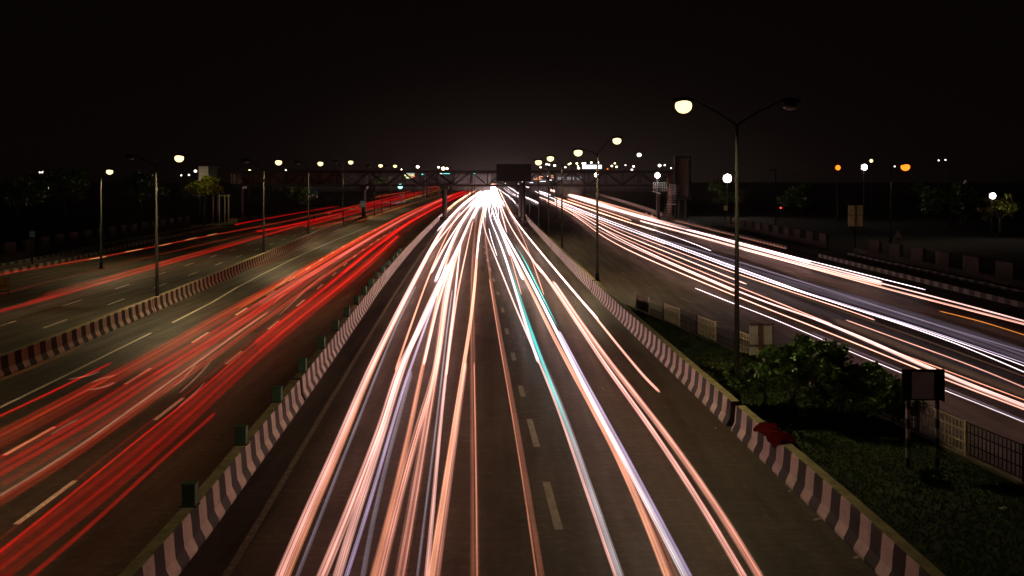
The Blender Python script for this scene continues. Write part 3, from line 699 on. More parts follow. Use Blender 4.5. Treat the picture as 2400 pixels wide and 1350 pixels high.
sp2 = spot(C.objects["tree"], (1.5, -5.0, 11.0), 420, (1, .9, .35), 120); sp2.rotation_euler = (math.radians(45), 0, 0)
for i, (px, Y, h, cr) in enumerate(((150, 190, 11, 5), (330, 210, 10, 5), (40, 170, 9, 4.5), (700, 260, 8, 5), (1700, 240, 9, 5), (1880, 200, 8, 4.5), (2230, 150, 8.2, 4), (2345, 122, 6.3, 2.6))):
    small_tree((px-1200)/F*Y, Y, h, cr, "dark tree barely visible in the night background, %s from the left" % ["second", "third", "first", "fourth", "fifth", "sixth", "seventh", "eighth"][i] if i < 7 else "small tree lit by the white lamp near the right edge", 80 + i, .8, "tree", None if i < 7 else M_leafy, 1.0 if i < 7 else .4, .22)

# grass blades
b = MB(); rg = random.Random(5)
for _ in range(26000):
    y = rg.uniform(11, 52) if rg.random() < .5 else rg.uniform(11, 34); xa, xc = RB(y) + .75, FN(y) - .15
    if xc <= xa: continue
    x = rg.uniform(xa, xc); h = rg.uniform(.03, .09); a = rg.uniform(0, 6.28); k = len(b.v); dx_, dy_ = math.cos(a)*.02, math.sin(a)*.02; lx, ly = rg.gauss(0, .04), rg.gauss(0, .04)
    b.v += [Vector((x-dx_, y-dy_, .12)), Vector((x+dx_, y+dy_, .12)), Vector((x+lx, y+ly, .12+h))]; b.face([k, k+1, k+2])
tag(b.build("grass", M_grass), "short dark grass on the verge between the right barrier and the fence", "grass", kind="stuff")

# red cloth draped over the barrier
yc0, yc1 = 23.3, 25.1; b = MB(); nu, nv = 26, 20; rc = random.Random(11)
for i in range(nu + 1):
    y = yc0 + (yc1 - yc0) * i / nu
    for j in range(nv + 1):
        s = -1 + 2 * j / nv; cxx = RB(y) + .31
        e = i / nu; bulk = math.sin(math.pi * min(1, max(0, (e*1.0)))) ** .6
        off = s * (.34 + .25*(1-e)*max(s, 0))
        zz = .86 + .20 * bulk * (1 - s*s) * (.6 + .4*math.sin(e*9)) if abs(s) < .55 else .86 - (abs(s) - .55) * (1.1 if s > 0 else .35) * (.6 + .4 * math.sin(e*7 + 1))
        zz += .02 * math.sin(y*17 + s*5) + rc.uniform(-.008, .008)
        b.v.append(Vector((cxx + off + .02*math.sin(y*11), y, zz)))
for i in range(nu):
    for j in range(nv): k = i*(nv+1)+j; b.face([k, k+1, k+nv+2, k+nv+1])
o = b.build("cloth", M_red, None, True); tag(o, "dark red cloth bundle draped over the right striped barrier", "cloth")
md = o.modifiers.new("thick", 'SOLIDIFY'); md.thickness = .02

# litter by the barrier
for i, (px, py, s) in enumerate(((1915, 1220, .16), (2008, 1309, .14), (1677, 1005, .08), (1850, 1153, .05), (2350, 1193, .2))):
    p = at(px, py, .0 if i != 4 else .13); b = MB(); b.box((0, 0, .02), (s, s*.45, .03), rz=.4); b.box((s*.3, .02, .035), (s*.4, s*.3, .02), rz=1.0)
    o = b.build("litter", M_litter, None, loc=p); tag(o, ["flat pale scrap of paper at the foot of the right barrier, middle one of three", "crumpled pale scrap at the foot of the right barrier nearest the camera", "small pale scrap on the road by the gap in the right barrier",
        "tiny white speck of litter beside the right barrier", "pale scrap lying on the grass near the right edge"][i], "litter")
# yellow barricade and small kerbside things at the left
p = at(8, 690); t = empty("barricade", (p.x - .2, p.y, 0), "yellow barricade standing on the outer left road at the photo's edge", "barricade")
b = MB(); [b.box((0, 0, z_), (1.1, .08, .26)) for z_ in (.45, .78, 1.1)]; b.build("boards", M_yellow, t)
b = MB(); [b.box((x, .08, .62), (.08, .06, 1.24)) for x in (-.5, .5)]; [b.box((x, .08, .03), (.1, .6, .06)) for x in (-.5, .5)]; b.box((0, .08, .2), (1.1, .05, .05)); b.build("stand", M_dark, t)
t = empty("kiosk", at(547, 527), "small pale control box at the roadside at left under the footbridge", "cabinet"); b = MB(); b.box((0, 0, .7), (1.4, .8, .9)); b.build("housing", M_pale, t)
b = MB(); [b.box((x, 0, .12), (.2, .6, .26)) for x in (-.5, .5)]; b.build("feet", M_concd, t)
for i, (px, py) in enumerate(((929, 478), (937, 476), (1529, 515), (1515, 512))):
    p = at(px, py); t = empty("bollard", p, ["white bollard left one of two below the cyan light", "white bollard right one of two below the cyan light", "pale bollard right one under the footbridge stairs", "pale bollard left one under the footbridge stairs"][i], "bollard")
    b = MB(); b.tube([(0, 0, 0), (0, 0, 1.3)], [.28, .22], 8); b.build("post", M_white, t); b = MB(); b.tube([(0, 0, 1.31), (0, 0, 1.4)], [.25, .16], 8); b.build("cap", M_yellow, t)

# ---------------------------------------------------------------- light trails of the traffic: real glowing strands at lamp height over the lanes
def trail_mat():
    m = bpy.data.materials.new("trail glow"); m.use_nodes = True; t = m.node_tree; n = t.nodes; l = t.links; n.remove(n["Principled BSDF"])
    at_ = n.new("ShaderNodeAttribute"); at_.attribute_name = "glow"
    # optically thin column of light: brightness follows the chord through the round section, whatever the viewing angle
    g = n.new("ShaderNodeNewGeometry"); ax = n.new("ShaderNodeAttribute"); ax.attribute_name = "axis"
    def vm(op, a, b_=None):
        q = n.new("ShaderNodeVectorMath"); q.operation = op; l.new(a, q.inputs[0])
        if b_ is not None: l.new(b_, q.inputs[1])
        return q
    d1 = vm('DOT_PRODUCT', g.outputs["Incoming"], ax.outputs["Vector"])
    sc_ = n.new("ShaderNodeVectorMath"); sc_.operation = 'SCALE'; l.new(ax.outputs["Vector"], sc_.inputs[0]); l.new(d1.outputs["Value"], sc_.inputs[3])
    perp = vm('SUBTRACT', g.outputs["Incoming"], sc_.outputs[0]); pl = vm('LENGTH', perp.outputs[0])
    nv = vm('DOT_PRODUCT', g.outputs["Incoming"], g.outputs["Normal"])
    dv = n.new("ShaderNodeMath"); dv.operation = 'DIVIDE'; l.new(nv.outputs["Value"], dv.inputs[0]); l.new(pl.outputs["Value"], dv.inputs[1])
    ab = n.new("ShaderNodeMath"); ab.operation = 'ABSOLUTE'; l.new(dv.outputs[0], ab.inputs[0])
    inv = n.new("ShaderNodeMath"); inv.operation = 'MINIMUM'; l.new(ab.outputs[0], inv.inputs[0]); inv.inputs[1].default_value = 1
    pw = n.new("ShaderNodeMath"); pw.operation = 'POWER'; l.new(inv.outputs[0], pw.inputs[0]); pw.inputs[1].default_value = 1.5
    uv = n.new("ShaderNodeUVMap"); oi = n.new("ShaderNodeObjectInfo")
    mp = n.new("ShaderNodeMapping"); mp.inputs["Scale"].default_value = (15, .004, 1); l.new(uv.outputs[0], mp.inputs[0])
    cx = n.new("ShaderNodeCombineXYZ"); mm = n.new("ShaderNodeMath"); mm.operation = 'MULTIPLY'; mm.inputs[1].default_value = 90; l.new(oi.outputs["Random"], mm.inputs[0]); l.new(mm.outputs[0], cx.inputs[0])
    l.new(cx.outputs[0], mp.inputs["Location"])
    nz = n.new("ShaderNodeTexNoise"); nz.inputs["Scale"].default_value = 1; nz.inputs["Detail"].default_value = 3; l.new(mp.outputs[0], nz.inputs["Vector"])
    mr = n.new("ShaderNodeMapRange"); mr.inputs[1].default_value = .42; mr.inputs[2].default_value = .62; mr.inputs[3].default_value = .16; mr.inputs[4].default_value = 2.3; l.new(nz.outputs[0], mr.inputs[0])
    m1 = n.new("ShaderNodeMath"); m1.operation = 'MULTIPLY'; l.new(pw.outputs[0], m1.inputs[0]); l.new(mr.outputs[0], m1.inputs[1])
    e = n.new("ShaderNodeEmission"); l.new(at_.outputs["Color"], e.inputs[0]); l.new(m1.outputs[0], e.inputs[1])
    tr = n.new("ShaderNodeBsdfTransparent"); ad = n.new("ShaderNodeAddShader"); l.new(e.outputs[0], ad.inputs[0]); l.new(tr.outputs[0], ad.inputs[1])
    l.new(ad.outputs[0], n["Material Output"].inputs[0]); return m
M_trail = trail_mat()
def catmull(P, n):
    P = [tuple(p) for p in P]
    if P[0][1] >= 1345: P = [(P[0][0] + (P[0][0]-P[1][0]) * 420 / (P[0][1]-P[1][1]), P[0][1] + 420)] + P      # the strands run on past the view
    elif P[0][0] < 0: P = [(P[0][0] - 500, P[0][1] + 500 * (P[1][1]-P[0][1]) / (P[0][0]-P[1][0]))] + P
    if P[-1][0] >= 2399: P = P + [(P[-1][0] + 500, P[-1][1] + 500 * (P[-1][1]-P[-2][1]) / (P[-1][0]-P[-2][0]))]
    for _ in range(2 if len(P) > 4 else 0):          # take the tracing jitter out of the lane lines
        Q = list(P)
        for i in range(1, len(P) - 1):
            a, b_, c = P[i-1], P[i], P[i+1]; la, lc = math.dist(a, b_), math.dist(b_, c); t = la / (la + lc)
            m = (a[0] + (c[0]-a[0])*t, a[1] + (c[1]-a[1])*t); Q[i] = tuple(b_[q]*.6 + m[q]*.4 for q in range(2))
        P = Q
    out = []
    for i in range(len(P) - 1):
        p1, p2 = P[i], P[i+1]; p0 = P[i-1] if i else (2*p1[0]-p2[0], 2*p1[1]-p2[1]); p3 = P[i+2] if i+2 < len(P) else (2*p2[0]-p1[0], 2*p2[1]-p1[1])
        t0 = 0; t1 = t0 + max(math.dist(p0, p1), .01)**.5; t2 = t1 + max(math.dist(p1, p2), .01)**.5; t3 = t2 + max(math.dist(p2, p3), .01)**.5
        k = max(2, int(n * math.dist(p1, p2) / 40))
        for j in range(k):
            t = t1 + (t2 - t1) * j / k; L_ = lambda a, b_, ta, tb: tuple(((tb-t)*a[q] + (t-ta)*b_[q]) / (tb-ta) for q in range(2))
            A1, A2, A3 = L_(p0, p1, t0, t1), L_(p1, p2, t1, t2), L_(p2, p3, t2, t3); out.append(L_(L_(A1, A2, t0, t2), L_(A2, A3, t1, t3), t1, t2))
    out.append(P[-1]); return out
COL = {  # (near colour, far colour): linear light given off close to and far from the camera
 's': ((.66, .22, .15), (3.2, 1.5, 1.15)), 'S': ((1.20, .48, .37), (4.4, 2.4, 2.1)), 'o': ((.78, .26, .13), (2.9, 1.15, .75)), 'O': ((1.15, .44, .25), (3.4, 1.5, 1.0)),
 'w': ((.50, .44, .46), (4.0, 3.2, 3.4)), 'b': ((.12, .10, .13), (.7, .6, .7)), 'p': ((.36, .26, .46), (2.2, 1.7, 2.3)), 'd': ((.17, .05, .03), (.5, .18, .11)),
 'c': ((.08, .75, .70), (.12, 1.5, 1.4)), 'r': ((.40, .002, .002), (1.0, .004, .008)), 'R': ((1.0, .0, .002), (1.9, .002, .008)), 'k': ((.40, .028, .008), (1.2, .06, .02)),
 't': ((.20, .08, .045), (1.0, .36, .22)), 'a': ((.6, .19, .02), (1.6, .5, .08)), 'y': ((.8, .45, .12), (1.2, .6, .2)), 'g': ((.06, .048, .07), (.14, .11, .15)), 'n': ((.045, .022, .012), (.10, .05, .025)),
 'u': ((.05, .1, .5), (.3, .45, 1.6)), 'P': ((1.0, .45, .36), (3.6, 2.1, 1.9))}
WORDS = {'s': 'salmon', 'S': 'broad pinkish white', 'o': 'thin orange', 'O': 'orange', 'w': 'bluish white', 'b': 'dull blue-grey', 'p': 'violet-white', 'd': 'dim red-brown', 'c': 'turquoise', 'r': 'wide soft red',
 'R': 'bright red', 'k': 'orange-red', 't': 'pale tan-red', 'a': 'amber', 'y': 'thin yellow', 'g': 'dim grey-violet', 'n': 'dim brown', 'u': 'short blue', 'P': 'pale pink'}
trails = {"centre": [], "left": [], "outer": [], "right": []}
def T(road, code, r, pts, h=.65, gain=1.0, halo=True): trails[road].append((code, r, pts, h, gain, halo))
V = [(1150, 436)]
c_ = "centre"
T(c_, 'S', .15, [(655,1350),(715,1200),(778,1083),(848,900),(873,850),(921,752),(956,683),(994,612),(1025,552),(1050,512),(1074,486),(1100,464),(1128,446),(1146,437)])
T(c_, 'o', .10, [(672,1350),(730,1200),(790,1083),(856,900),(880,850),(926,752),(962,683),(1001,606),(1031,547),(1057,508),(1080,484),(1105,463),(1131,445)])
T(c_, 'b', .07, [(697,1350),(743,1233),(793,1100),(867,920),(881,880),(927,756),(975,671)])
T(c_, 'S', .16, [(755,1350),(812,1217),(852,1100),(899,1000),(926,887),(936,860),(960,815),(985,770),(1010,711),(1036,655),(1060,610),(1083,560),(1098,525),(1110,497),(1128,468),(1146,438)])
T(c_, 'P', .15, [(790,1350),(824,1233),(870,1100),(903,1000),(928,900),(955,830),(980,770),(1010,700),(1034,653),(1050,620)])
T(c_, 'p', .07, [(812,1350),(850,1233),(885,1120),(925,975),(950,890),(968,850),(992,776),(1020,700)],)
T(c_, 'b', .09, [(850,1350),(868,1240),(900,1100),(940,960),(965,870)],)
T(c_, 'o', .12, [(876,1350),(911,1220),(937,1109),(963,998),(982,905),(987,870),(1002,819),(1019,735),(1035,652),(1047,606),(1062,568),(1084,516),(1098,490),(1122,462),(1144,440)])
T(c_, 's', .17, [(890,1350),(928,1190),(958,1080),(985,985),(1009,915),(1028,850),(1036,780),(1045,700),(1058,636),(1072,590),(1090,540),(1106,505),(1122,480),(1142,450)])
T(c_, 's', .18, [(938,1350),(968,1183),(998,998),(1014,905),(1024,860),(1031,787),(1039,704),(1052,642),(1062,606)],gain=.8)
T(c_, 'b', .05, [(978,1350),(998,1183),(1024,998),(1039,850),(1048,760),(1060,680)],gain=1.3)
T(c_, 'P', .08, [(1000,1350),(1013,1220),(1028,1017),(1046,870),(1054,787),(1064,720),(1070,662),(1074,600),(1080,575)])
T(c_, 'O', .12, [(1010,1350),(1033,1202),(1059,1035),(1084,871),(1098,787),(1108,725),(1115,652),(1117,600),(1121,545),(1126,520),(1131,490),(1143,455)],gain=1.1)
T(c_, 's', .10, [(1024,1350),(1043,1202),(1069,1020),(1092,850)],gain=.8)
T(c_, 's', .07, [(1046,880),(1056,800),(1068,705),(1078,655),(1091,600),(1098,560),(1108,520)])
T(c_, 'd', .16, [(1113,1350),(1112,1146),(1109,961),(1108,830),(1106,720),(1106,640),(1110,560),(1118,500)],gain=1.1)
T(c_, 'o', .03, [(1118,1350),(1117,1146),(1113,961),(1111,850)],gain=1.0)
T(c_, 'd', .10, [(1270,1350),(1238,1146),(1209,980),(1189,870),(1164,746),(1150,654),(1141,600),(1136,550),(1135,513),(1142,470)],gain=1.3)
T(c_, 'o', .03, [(1258,1350),(1230,1146),(1202,980),(1183,870),(1160,746),(1147,654)],gain=.9)
T(c_, 'P', .06, [(1442,1350),(1376,1165),(1313,961),(1267,850),(1237,794),(1206,715),(1182,653),(1160,600),(1138,547),(1129,522),(1132,488),(1143,455)])
T(c_, 'w', .13, [(1452,1350),(1388,1165),(1326,970),(1285,880),(1256,810)],gain=.85,halo='fade')
T(c_, 'c', .09, [(1352,1060),(1326,985),(1300,925),(1272,850),(1238,762),(1206,662),(1196,620)],gain=1.3)
T(c_, 'w', .10, [(1262,850),(1231,762),(1201,658),(1185,600),(1165,550),(1150,520),(1143,497),(1146,470),(1152,445)])
T(c_, 'w', .13, [(1226,655),(1204,600),(1183,560),(1168,530),(1156,505),(1153,488)],gain=1.3)
T(c_, 'w', .05, [(1165,600),(1152,560),(1146,535)]); T(c_, 'w', .05, [(1195,600),(1180,560),(1172,540)])
T(c_, 'O', .12, [(1564,1350),(1508,1202),(1445,1054),(1389,961),(1350,888),(1320,830),(1289,777),(1248,683),(1215,625),(1193,580),(1188,568)])
T(c_, 'd', .14, [(1582,1350),(1530,1220),(1465,1080),(1400,965),(1360,890)],gain=1.4)
T(c_, 'w', .10, [(1604,1350),(1557,1257),(1461,1072),(1387,943),(1350,866),(1298,766),(1248,664),(1217,605),(1190,560),(1172,530),(1160,500),(1157,470),(1158,440)],gain=1.6)
T(c_, 'p', .08, [(1617,1350),(1568,1257),(1473,1072),(1400,946),(1358,868),(1310,775)],gain=1.1)
T(c_, 'c', .06, [(1308,768),(1258,668),(1228,608),(1205,570)],gain=1.6)
T(c_, 'S', .11, [(1743,1350),(1637,1165),(1537,1017),(1463,917),(1411,850),(1352,757),(1290,656),(1256,619)],gain=1.05)
T(c_, 's', .13, [(1780,1350),(1683,1183),(1572,1028),(1484,920),(1424,845),(1362,760),(1296,660)],gain=1.4)
T(c_, 's', .07, [(1546,919),(1507,885),(1454,817),(1402,748),(1352,694),(1302,632),(1244,563),(1219,533),(1194,497),(1182,470),(1170,444)],gain=1.5)
T(c_, 'w', .07, [(1402,748),(1352,694),(1302,632),(1244,563),(1219,533),(1194,497)],gain=1.2)
T(c_, 'o', .04, [(1275,692),(1262,653),(1242,597),(1225,547),(1200,510),(1185,482)])
T(c_, 'S', .09, [(1270,640),(1236,590),(1212,560),(1196,530),(1182,505),(1173,478)])
T(c_, 'o', .04, [(1222,690),(1207,640),(1196,595),(1180,540),(1165,500)])
T(c_, 'w', .10, [(1025,541),(1050,511),(1083,481),(1117,458),(1142,440)]); T(c_, 'S', .11, [(1000,600),(1028,563),(1052,532),(1080,500),(1103,478),(1128,456)])
T(c_, 'o', .07, [(927,868),(967,750),(998,662),(1022,603),(1044,558),(1060,523),(1078,497)],gain=1.2); T(c_, 'S', .12, [(1010,640),(1040,580),(1062,545),(1086,510),(1108,480),(1132,455)])
T(c_, 'w', .14, [(1020,660),(1034,625),(1050,590),(1062,555),(1080,525),(1096,500),(1114,477),(1138,450)],gain=1.2)
T(c_, 'P', .08, [(993,855),(1008,790),(1024,722),(1040,660),(1058,615),(1076,572)])
T(c_, 'w', .10, [(1110,512),(1120,490),(1134,466),(1148,444)]); T(c_, 'w', .10, [(1137,510),(1138,492),(1146,468),(1153,446)])
T(c_, 'w', .08, [(1117,605),(1122,560),(1128,520),(1138,480),(1150,448)]); T(c_, 'w', .05, [(1150,510),(1154,492),(1155,470),(1154,450)])
T(c_, 'w', .05, [(1168,516),(1168,490),(1164,468),(1158,446)]); T(c_, 'S', .08, [(1188,545),(1180,515),(1172,490),(1168,462),(1160,442)])
for k in range(11):
    a = k / 10.; T(c_, 'w', .26, [(1098 + 84*a, 486 - 6*abs(a-.5)), (1122 + 48*a, 462), (1140 + 24*a, 444), (1148 + 10*a, 434.5)], gain=.8)
T(c_, 'a', .14, [(1040,496),(1075,470),(1105,450),(1132,437),(1150,433)],h=.9,gain=1.2)
T(c_, 'O', .3, [(1140,432.5),(1156,431.5),(1166,430.8)],h=.9)
# inner left carriageway
c_ = "left"
T(c_, 'R', .055, [(-60,1003),(0,976),(110,925),(200,880),(262,850)], gain=.9)
def band(code, r, pts, offs, gain, h=.75):
    """several lamps at slightly different places across one lane"""
    for a, g in offs: T(c_, code, r, [(x + a * (y - 425) / 400, y + .18 * a * (y - 425) / 400) for x, y in pts], gain=gain * g, h=h)
RBp = [(-60,1052),(0,1022),(73,983),(208,911),(354,836),(450,778),(498,750),(533,731),(596,697),(658,660),(773,597),(860,548),(950,498),(1040,462),(1110,440)]
RCp = [(-60,1125),(0,1095),(178,992),(252,952),(354,878),(450,820),(498,795),(575,742),(658,688),(742,627),(867,554),(950,507),(1040,466),(1110,441)]
band('k', .08, RBp, ((0, 1.1), (-11, .5), (12, .6)), .95)
T(c_, 'r', .26, RBp, gain=.16)
band('r', .10, RCp, ((0, 1.1), (-17, .8), (15, 1.1), (-40, .5), (36, .5)), .95)
T(c_, 'r', .50, RCp, gain=.14)
band('R', .045, RCp[4:], ((4, .7), (-22, .5), (22, .5)), .8)
T(c_, 't', .05, [(-60,1196),(0,1163),(178,1062),(320,947),(396,896),(498,828),(554,777),(629,731)],gain=1.9)
band('k', .07, [(-60,1206),(0,1172),(178,1068),(320,956),(396,903),(498,838),(629,742),(742,655),(867,572),(950,522),(1040,478)], ((0, 1), (8, .6)), 1.0)
T(c_, 'n', .7, [(-60,1160),(100,1065),(300,945),(498,822),(640,720),(760,640)],gain=1.0)
REp = [(-60,1338),(0,1294),(178,1154),(326,1024),(427,950),(460,925),(554,837),(596,806),(669,744),(731,702),(790,655),(867,582),(950,520),(1050,468),(1120,441)]
band('R', .045, REp, ((0, 1.2), (-14, .25)), 1.0)
T(c_, 'r', .18, REp[7:], gain=.9)
RFp = [(-40,1360),(0,1330),(100,1255),(237,1150),(350,1055),(444,972),(515,905),(596,830),(700,748),(815,657),(867,619),(935,551)]
band('r', .13, RFp, ((0, 1), (-16, .8), (14, .6)), .95); T(c_, 'r', .34, RFp, gain=.15)
T(c_, 'k', .09, [(606,822),(700,744),(815,656),(870,614),(934,552)],gain=1.0)
T(c_, 'r', .08, [(72,1350),(140,1292),(207,1238),(290,1160),(370,1084),(440,1025),(504,968)],gain=1.1)
T(c_, 't', .22, [(606,712),(742,640),(860,562),(950,507),(1010,478),(1060,458)],gain=.55); T(c_, 'S', .11, [(790,605),(867,558),(950,506),(1010,478),(1040,466)],gain=.14)
T(c_, 'k', .14, [(690,652),(790,590),(880,540),(960,493),(1040,457),(1120,437)],gain=.9); T(c_, 'R', .10, [(804,640),(867,588),(950,528),(1010,490),(1070,459),(1125,438)],gain=.9)
T(c_, 'a', .06, [(560,722),(690,648),(790,587),(880,536)],gain=.6)
T(c_, 'R', .22, [(990,488),(1050,461),(1100,445),(1130,437)],gain=.9); T(c_, 'r', .16, [(900,565),(980,505),(1040,474),(1110,445)],gain=.9)
for i, pts in enumerate([[(642,671),(660,662),(676,648),(698,633)],[(655,667),(672,655),(684,645)],[(763,600),(775,592),(780,584),(792,577)],[(825,563),(838,557),(846,549),(854,544)],
    [(421,921),(440,903),(462,885),(478,865),(492,849)],[(404,906),(424,893),(440,877),(458,854)],[(418,954),(440,935),(460,918),(480,896)],[(160,889),(182,885),(210,880),(233,871)],[(205,914),(240,908),(270,896)],[(216,896),(250,884),(272,879)],
    [(120,1018),(150,1000),(182,983)],[(640,715),(652,700),(668,688)],[(655,738),(672,722),(690,705),(708,690)],[(692,700),(730,668),(762,642)]]):
    T(c_, 'y' if i in (0,1,2,3) else 't', .030, pts, h=1.0, gain=.9 if i < 4 else 1.6)
# outer left
c_ = "outer"
T(c_, 'k', .10, [(-60,655),(0,642),(70,631),(135,620),(250,602),(365,576),(440,563),(500,550),(575,537),(650,523),(721,509),(800,490),(846,477),(950,456),(1010,444),(1060,437)],gain=.6)
for i, (a, c) in enumerate((((208,608),(250,601)),((292,591),(335,583)),((371,577),(402,570)),((433,563),(463,556)),((485,552),(510,547)))): T(c_, 'y', .05, [a, c], h=.8, gain=1.6)
T(c_, 'R', .13, [(-60,746),(0,728),(125,697),(200,675),(250,658),(371,624),(450,602),(500,587),(575,567),(650,543),(721,521),(800,505),(867,490),(950,462),(1010,447)],gain=.45)
T(c_, 'n', .5, [(-60,760),(125,706),(300,650),(450,607),(600,565)],gain=.8); T(c_, 'k', .07, [(62,708),(160,680),(271,645),(375,615),(480,588)],gain=.45); T(c_, 'k', .06, [(100,690),(300,640),(500,577),(640,540),(760,515)],gain=.4)
T(c_, 'R', .10, [(548,527),(580,521),(617,513),(680,503),(721,495),(794,483)],h=.9,gain=.9)
T(c_, 'R', .22, [(600,543),(660,534),(721,519),(800,500),(900,473),(980,454)],gain=.75); T(c_, 'R', .12, [(710,531),(760,520),(846,496),(900,482),(950,470)],gain=.8)
T(c_, 'k', .12, [(730,536),(800,519),(860,503),(905,490),(950,478)],gain=.7); T(c_, 'r', .3, [(760,500),(850,480),(920,462),(1000,446)],gain=.9); T(c_, 'R', .12, [(860,480),(920,467),(980,452),(1040,440)])
T(c_, 'a', .11, [(944,470),(960,466),(985,458),(1000,455),(1020,448),(1037,442)],h=1.0,gain=1.5); T(c_, 'a', .08, [(838,519),(870,508),(901,498),(952,481),(1000,467),(1040,455)],gain=.8)
T(c_, 'k', .35, [(880,462),(950,450),(1020,438),(1060,434)],gain=.9); T(c_, 'R', .3, [(1000,440),(1060,434.5),(1120,432.5)],gain=.8)
T(c_, 'k', .06, [(596,627),(640,611),(658,604),(740,568),(846,519),(900,501),(950,485)],gain=.4,h=.4); T(c_, 'a', .06, [(-40,905),(0,892),(60,868),(120,843),(192,812)],gain=.16,h=.3)
T(c_, 'u', .14, [(965,440.5),(975,438.5),(990,436)],h=1.0); T(c_, 'u', .14, [(1012,434.5),(1022,433),(1032,431.5)],h=1.0,gain=.7)
T(c_, 'y', .07, [(768,501),(776,499)],h=1.2,gain=1.3); T(c_, 'y', .06, [(818,491),(828,488.5)],h=1.2,gain=1.3); T(c_, 'y', .06, [(833,487.5),(840,485)],h=1.2,gain=1.3)
T(c_, 'k', .05, [(-40,700),(140,655),(300,612),(460,577),(600,545)],gain=.35); T(c_, 'k', .08, [(240,655),(340,628),(460,592),(600,556),(700,530)],gain=.45)
# right road
c_ = "right"
T(c_, 'S', .60, [(1236,436.5),(1270,440),(1300,447),(1350,462),(1400,477),(1450,492)],gain=.9); T(c_, 'S', .42, [(1340,459),(1400,478),(1450,493),(1500,508),(1562,524),(1620,539)],gain=.9)
T(c_, 'O', .3, [(1250,438),(1320,449),(1400,471),(1460,488),(1540,512)],gain=.35)
T(c_, 'P', .09, [(1500,509),(1562,526),(1620,541),(1720,570),(1800,592),(1900,619),(2000,642),(2067,661)],gain=1.1)
T(c_, 'S', .22, [(1608,538),(1660,551),(1720,567),(1762,577),(1840,600),(1900,617)],gain=1.0)
T(c_, 'P', .06, [(1500,517),(1600,543),(1721,576),(1800,597),(1900,624),(2067,663),(2171,691),(2300,724),(2400,752),(2440,763)],gain=1.5)
T(c_, 'w', .025, [(1620,539),(1760,577),(1900,612),(2046,648),(2169,679)],gain=2.6)
T(c_, 's', .08, [(1500,518),(1600,545),(1721,578),(1900,628),(2020,661),(2127,690),(2250,721),(2400,759),(2440,770)],gain=2.0)
T(c_, 's', .07, [(1740,585),(1840,611),(1900,627),(2000,652),(2067,668)],gain=1.6)
T(c_, 'a', .035, [(2202,729),(2250,741),(2300,752),(2350,769),(2400,785),(2440,797)],gain=1.9)
T(c_, 'g', .45, [(1470,540),(1600,580),(1721,620),(1820,650),(1960,690),(2100,730),(2250,778),(2400,832),(2450,850)],h=.9,gain=1.2)
T(c_, 'g', .06, [(1430,527),(1560,562),(1721,608),(1900,668),(2046,712),(2212,768),(2400,824),(2440,836)],h=1.1,gain=3.0)
T(c_, 'w', .035, [(1240,443),(1290,461),(1333,482),(1400,508),(1500,543),(1625,590),(1729,628),(1850,671),(1921,699),(2000,724),(2108,757),(2233,799),(2320,838),(2400,872),(2440,889)],gain=2.2)
T(c_, 'w', .03, [(1300,470),(1400,513),(1500,549),(1600,583),(1721,634),(1850,678),(1962,711),(2060,740),(2150,768),(2280,812),(2400,857),(2440,873)],gain=2.0)
T(c_, 'p', .03, [(1500,546),(1640,597),(1760,643),(1850,675),(1960,707),(2160,765),(2400,850)],gain=1.3)
T(c_, 'w', .025, [(1500,529),(1560,548),(1620,569),(1667,588)],gain=2.8); T(c_, 'P', .09, [(1330,487),(1400,511),(1450,531),(1500,549),(1560,572)],gain=.8)
T(c_, 'S', .06, [(1262,461),(1290,471),(1317,482),(1342,495),(1367,508),(1400,528),(1440,556),(1500,583),(1604,631),(1721,679),(1800,714),(1900,740),(2000,781),(2067,811),(2167,857),(2280,905),(2400,948),(2440,964)],gain=1.7)
T(c_, 'P', .08, [(1905,745),(1990,780),(2067,815),(2167,861),(2280,908),(2400,953),(2440,968)],gain=1.3)
T(c_, 's', .045, [(1280,470),(1310,483),(1343,500),(1375,524),(1400,548),(1440,571),(1500,601),(1610,647),(1721,692),(1820,734),(1900,761),(2020,810),(2150,865),(2280,915),(2400,958),(2440,975)],gain=2.6)
T(c_, 'S', .05, [(1343,499),(1372,518),(1400,540),(1450,563),(1500,588),(1620,641),(1721,683)],gain=1.1)
T(c_, 's', .05, [(1300,472),(1350,494),(1400,520),(1450,548),(1500,565),(1600,606),(1721,655),(1750,666)],gain=2.4)
T(c_, 's', .045, [(1400,516),(1450,538),(1500,557),(1600,594),(1646,612),(1721,641),(1850,683),(1990,726),(2050,750)],gain=1.7)
T(c_, 's', .05, [(1400,530),(1450,553),(1500,574),(1600,620),(1721,668),(1850,720),(1950,760)],gain=1.5)
T(c_, 'w', .025, [(1629,675),(1660,688),(1721,712),(1760,727),(1810,745),(1900,784),(2000,828),(2115,875),(2212,915),(2300,948),(2375,979),(2440,1006)],gain=2.6)
T(c_, 'g', .05, [(1900,778),(2115,868),(2212,907),(2400,985)],gain=2)
T(c_, 's', .04, [(1983,750),(2100,794),(2254,846),(2330,878),(2400,908),(2440,924)],gain=1.6); T(c_, 'n', .22, [(1956,750),(2060,790),(2200,848),(2300,885),(2400,922),(2440,938)],gain=1.6)
T(c_, 'o', .035, [(2050,808),(2167,848),(2280,893),(2400,937),(2440,952)],gain=2.0); T(c_, 'n', .05, [(1721,641),(1850,688),(2080,766),(2200,808),(2400,882)],gain=2.2)
T(c_, 'O', .11, [(1300,462),(1350,478),(1417,502),(1480,524),(1542,541)],gain=.9); T(c_, 's', .07, [(1307,466),(1360,483),(1430,508),(1500,530),(1535,541)],gain=1.3)
T(c_, 'O', .12, [(1330,466),(1400,489),(1450,506),(1480,517)],gain=.7); T(c_, 'k', .12, [(1350,462),(1400,474),(1440,485),(1456,488)],gain=.5)
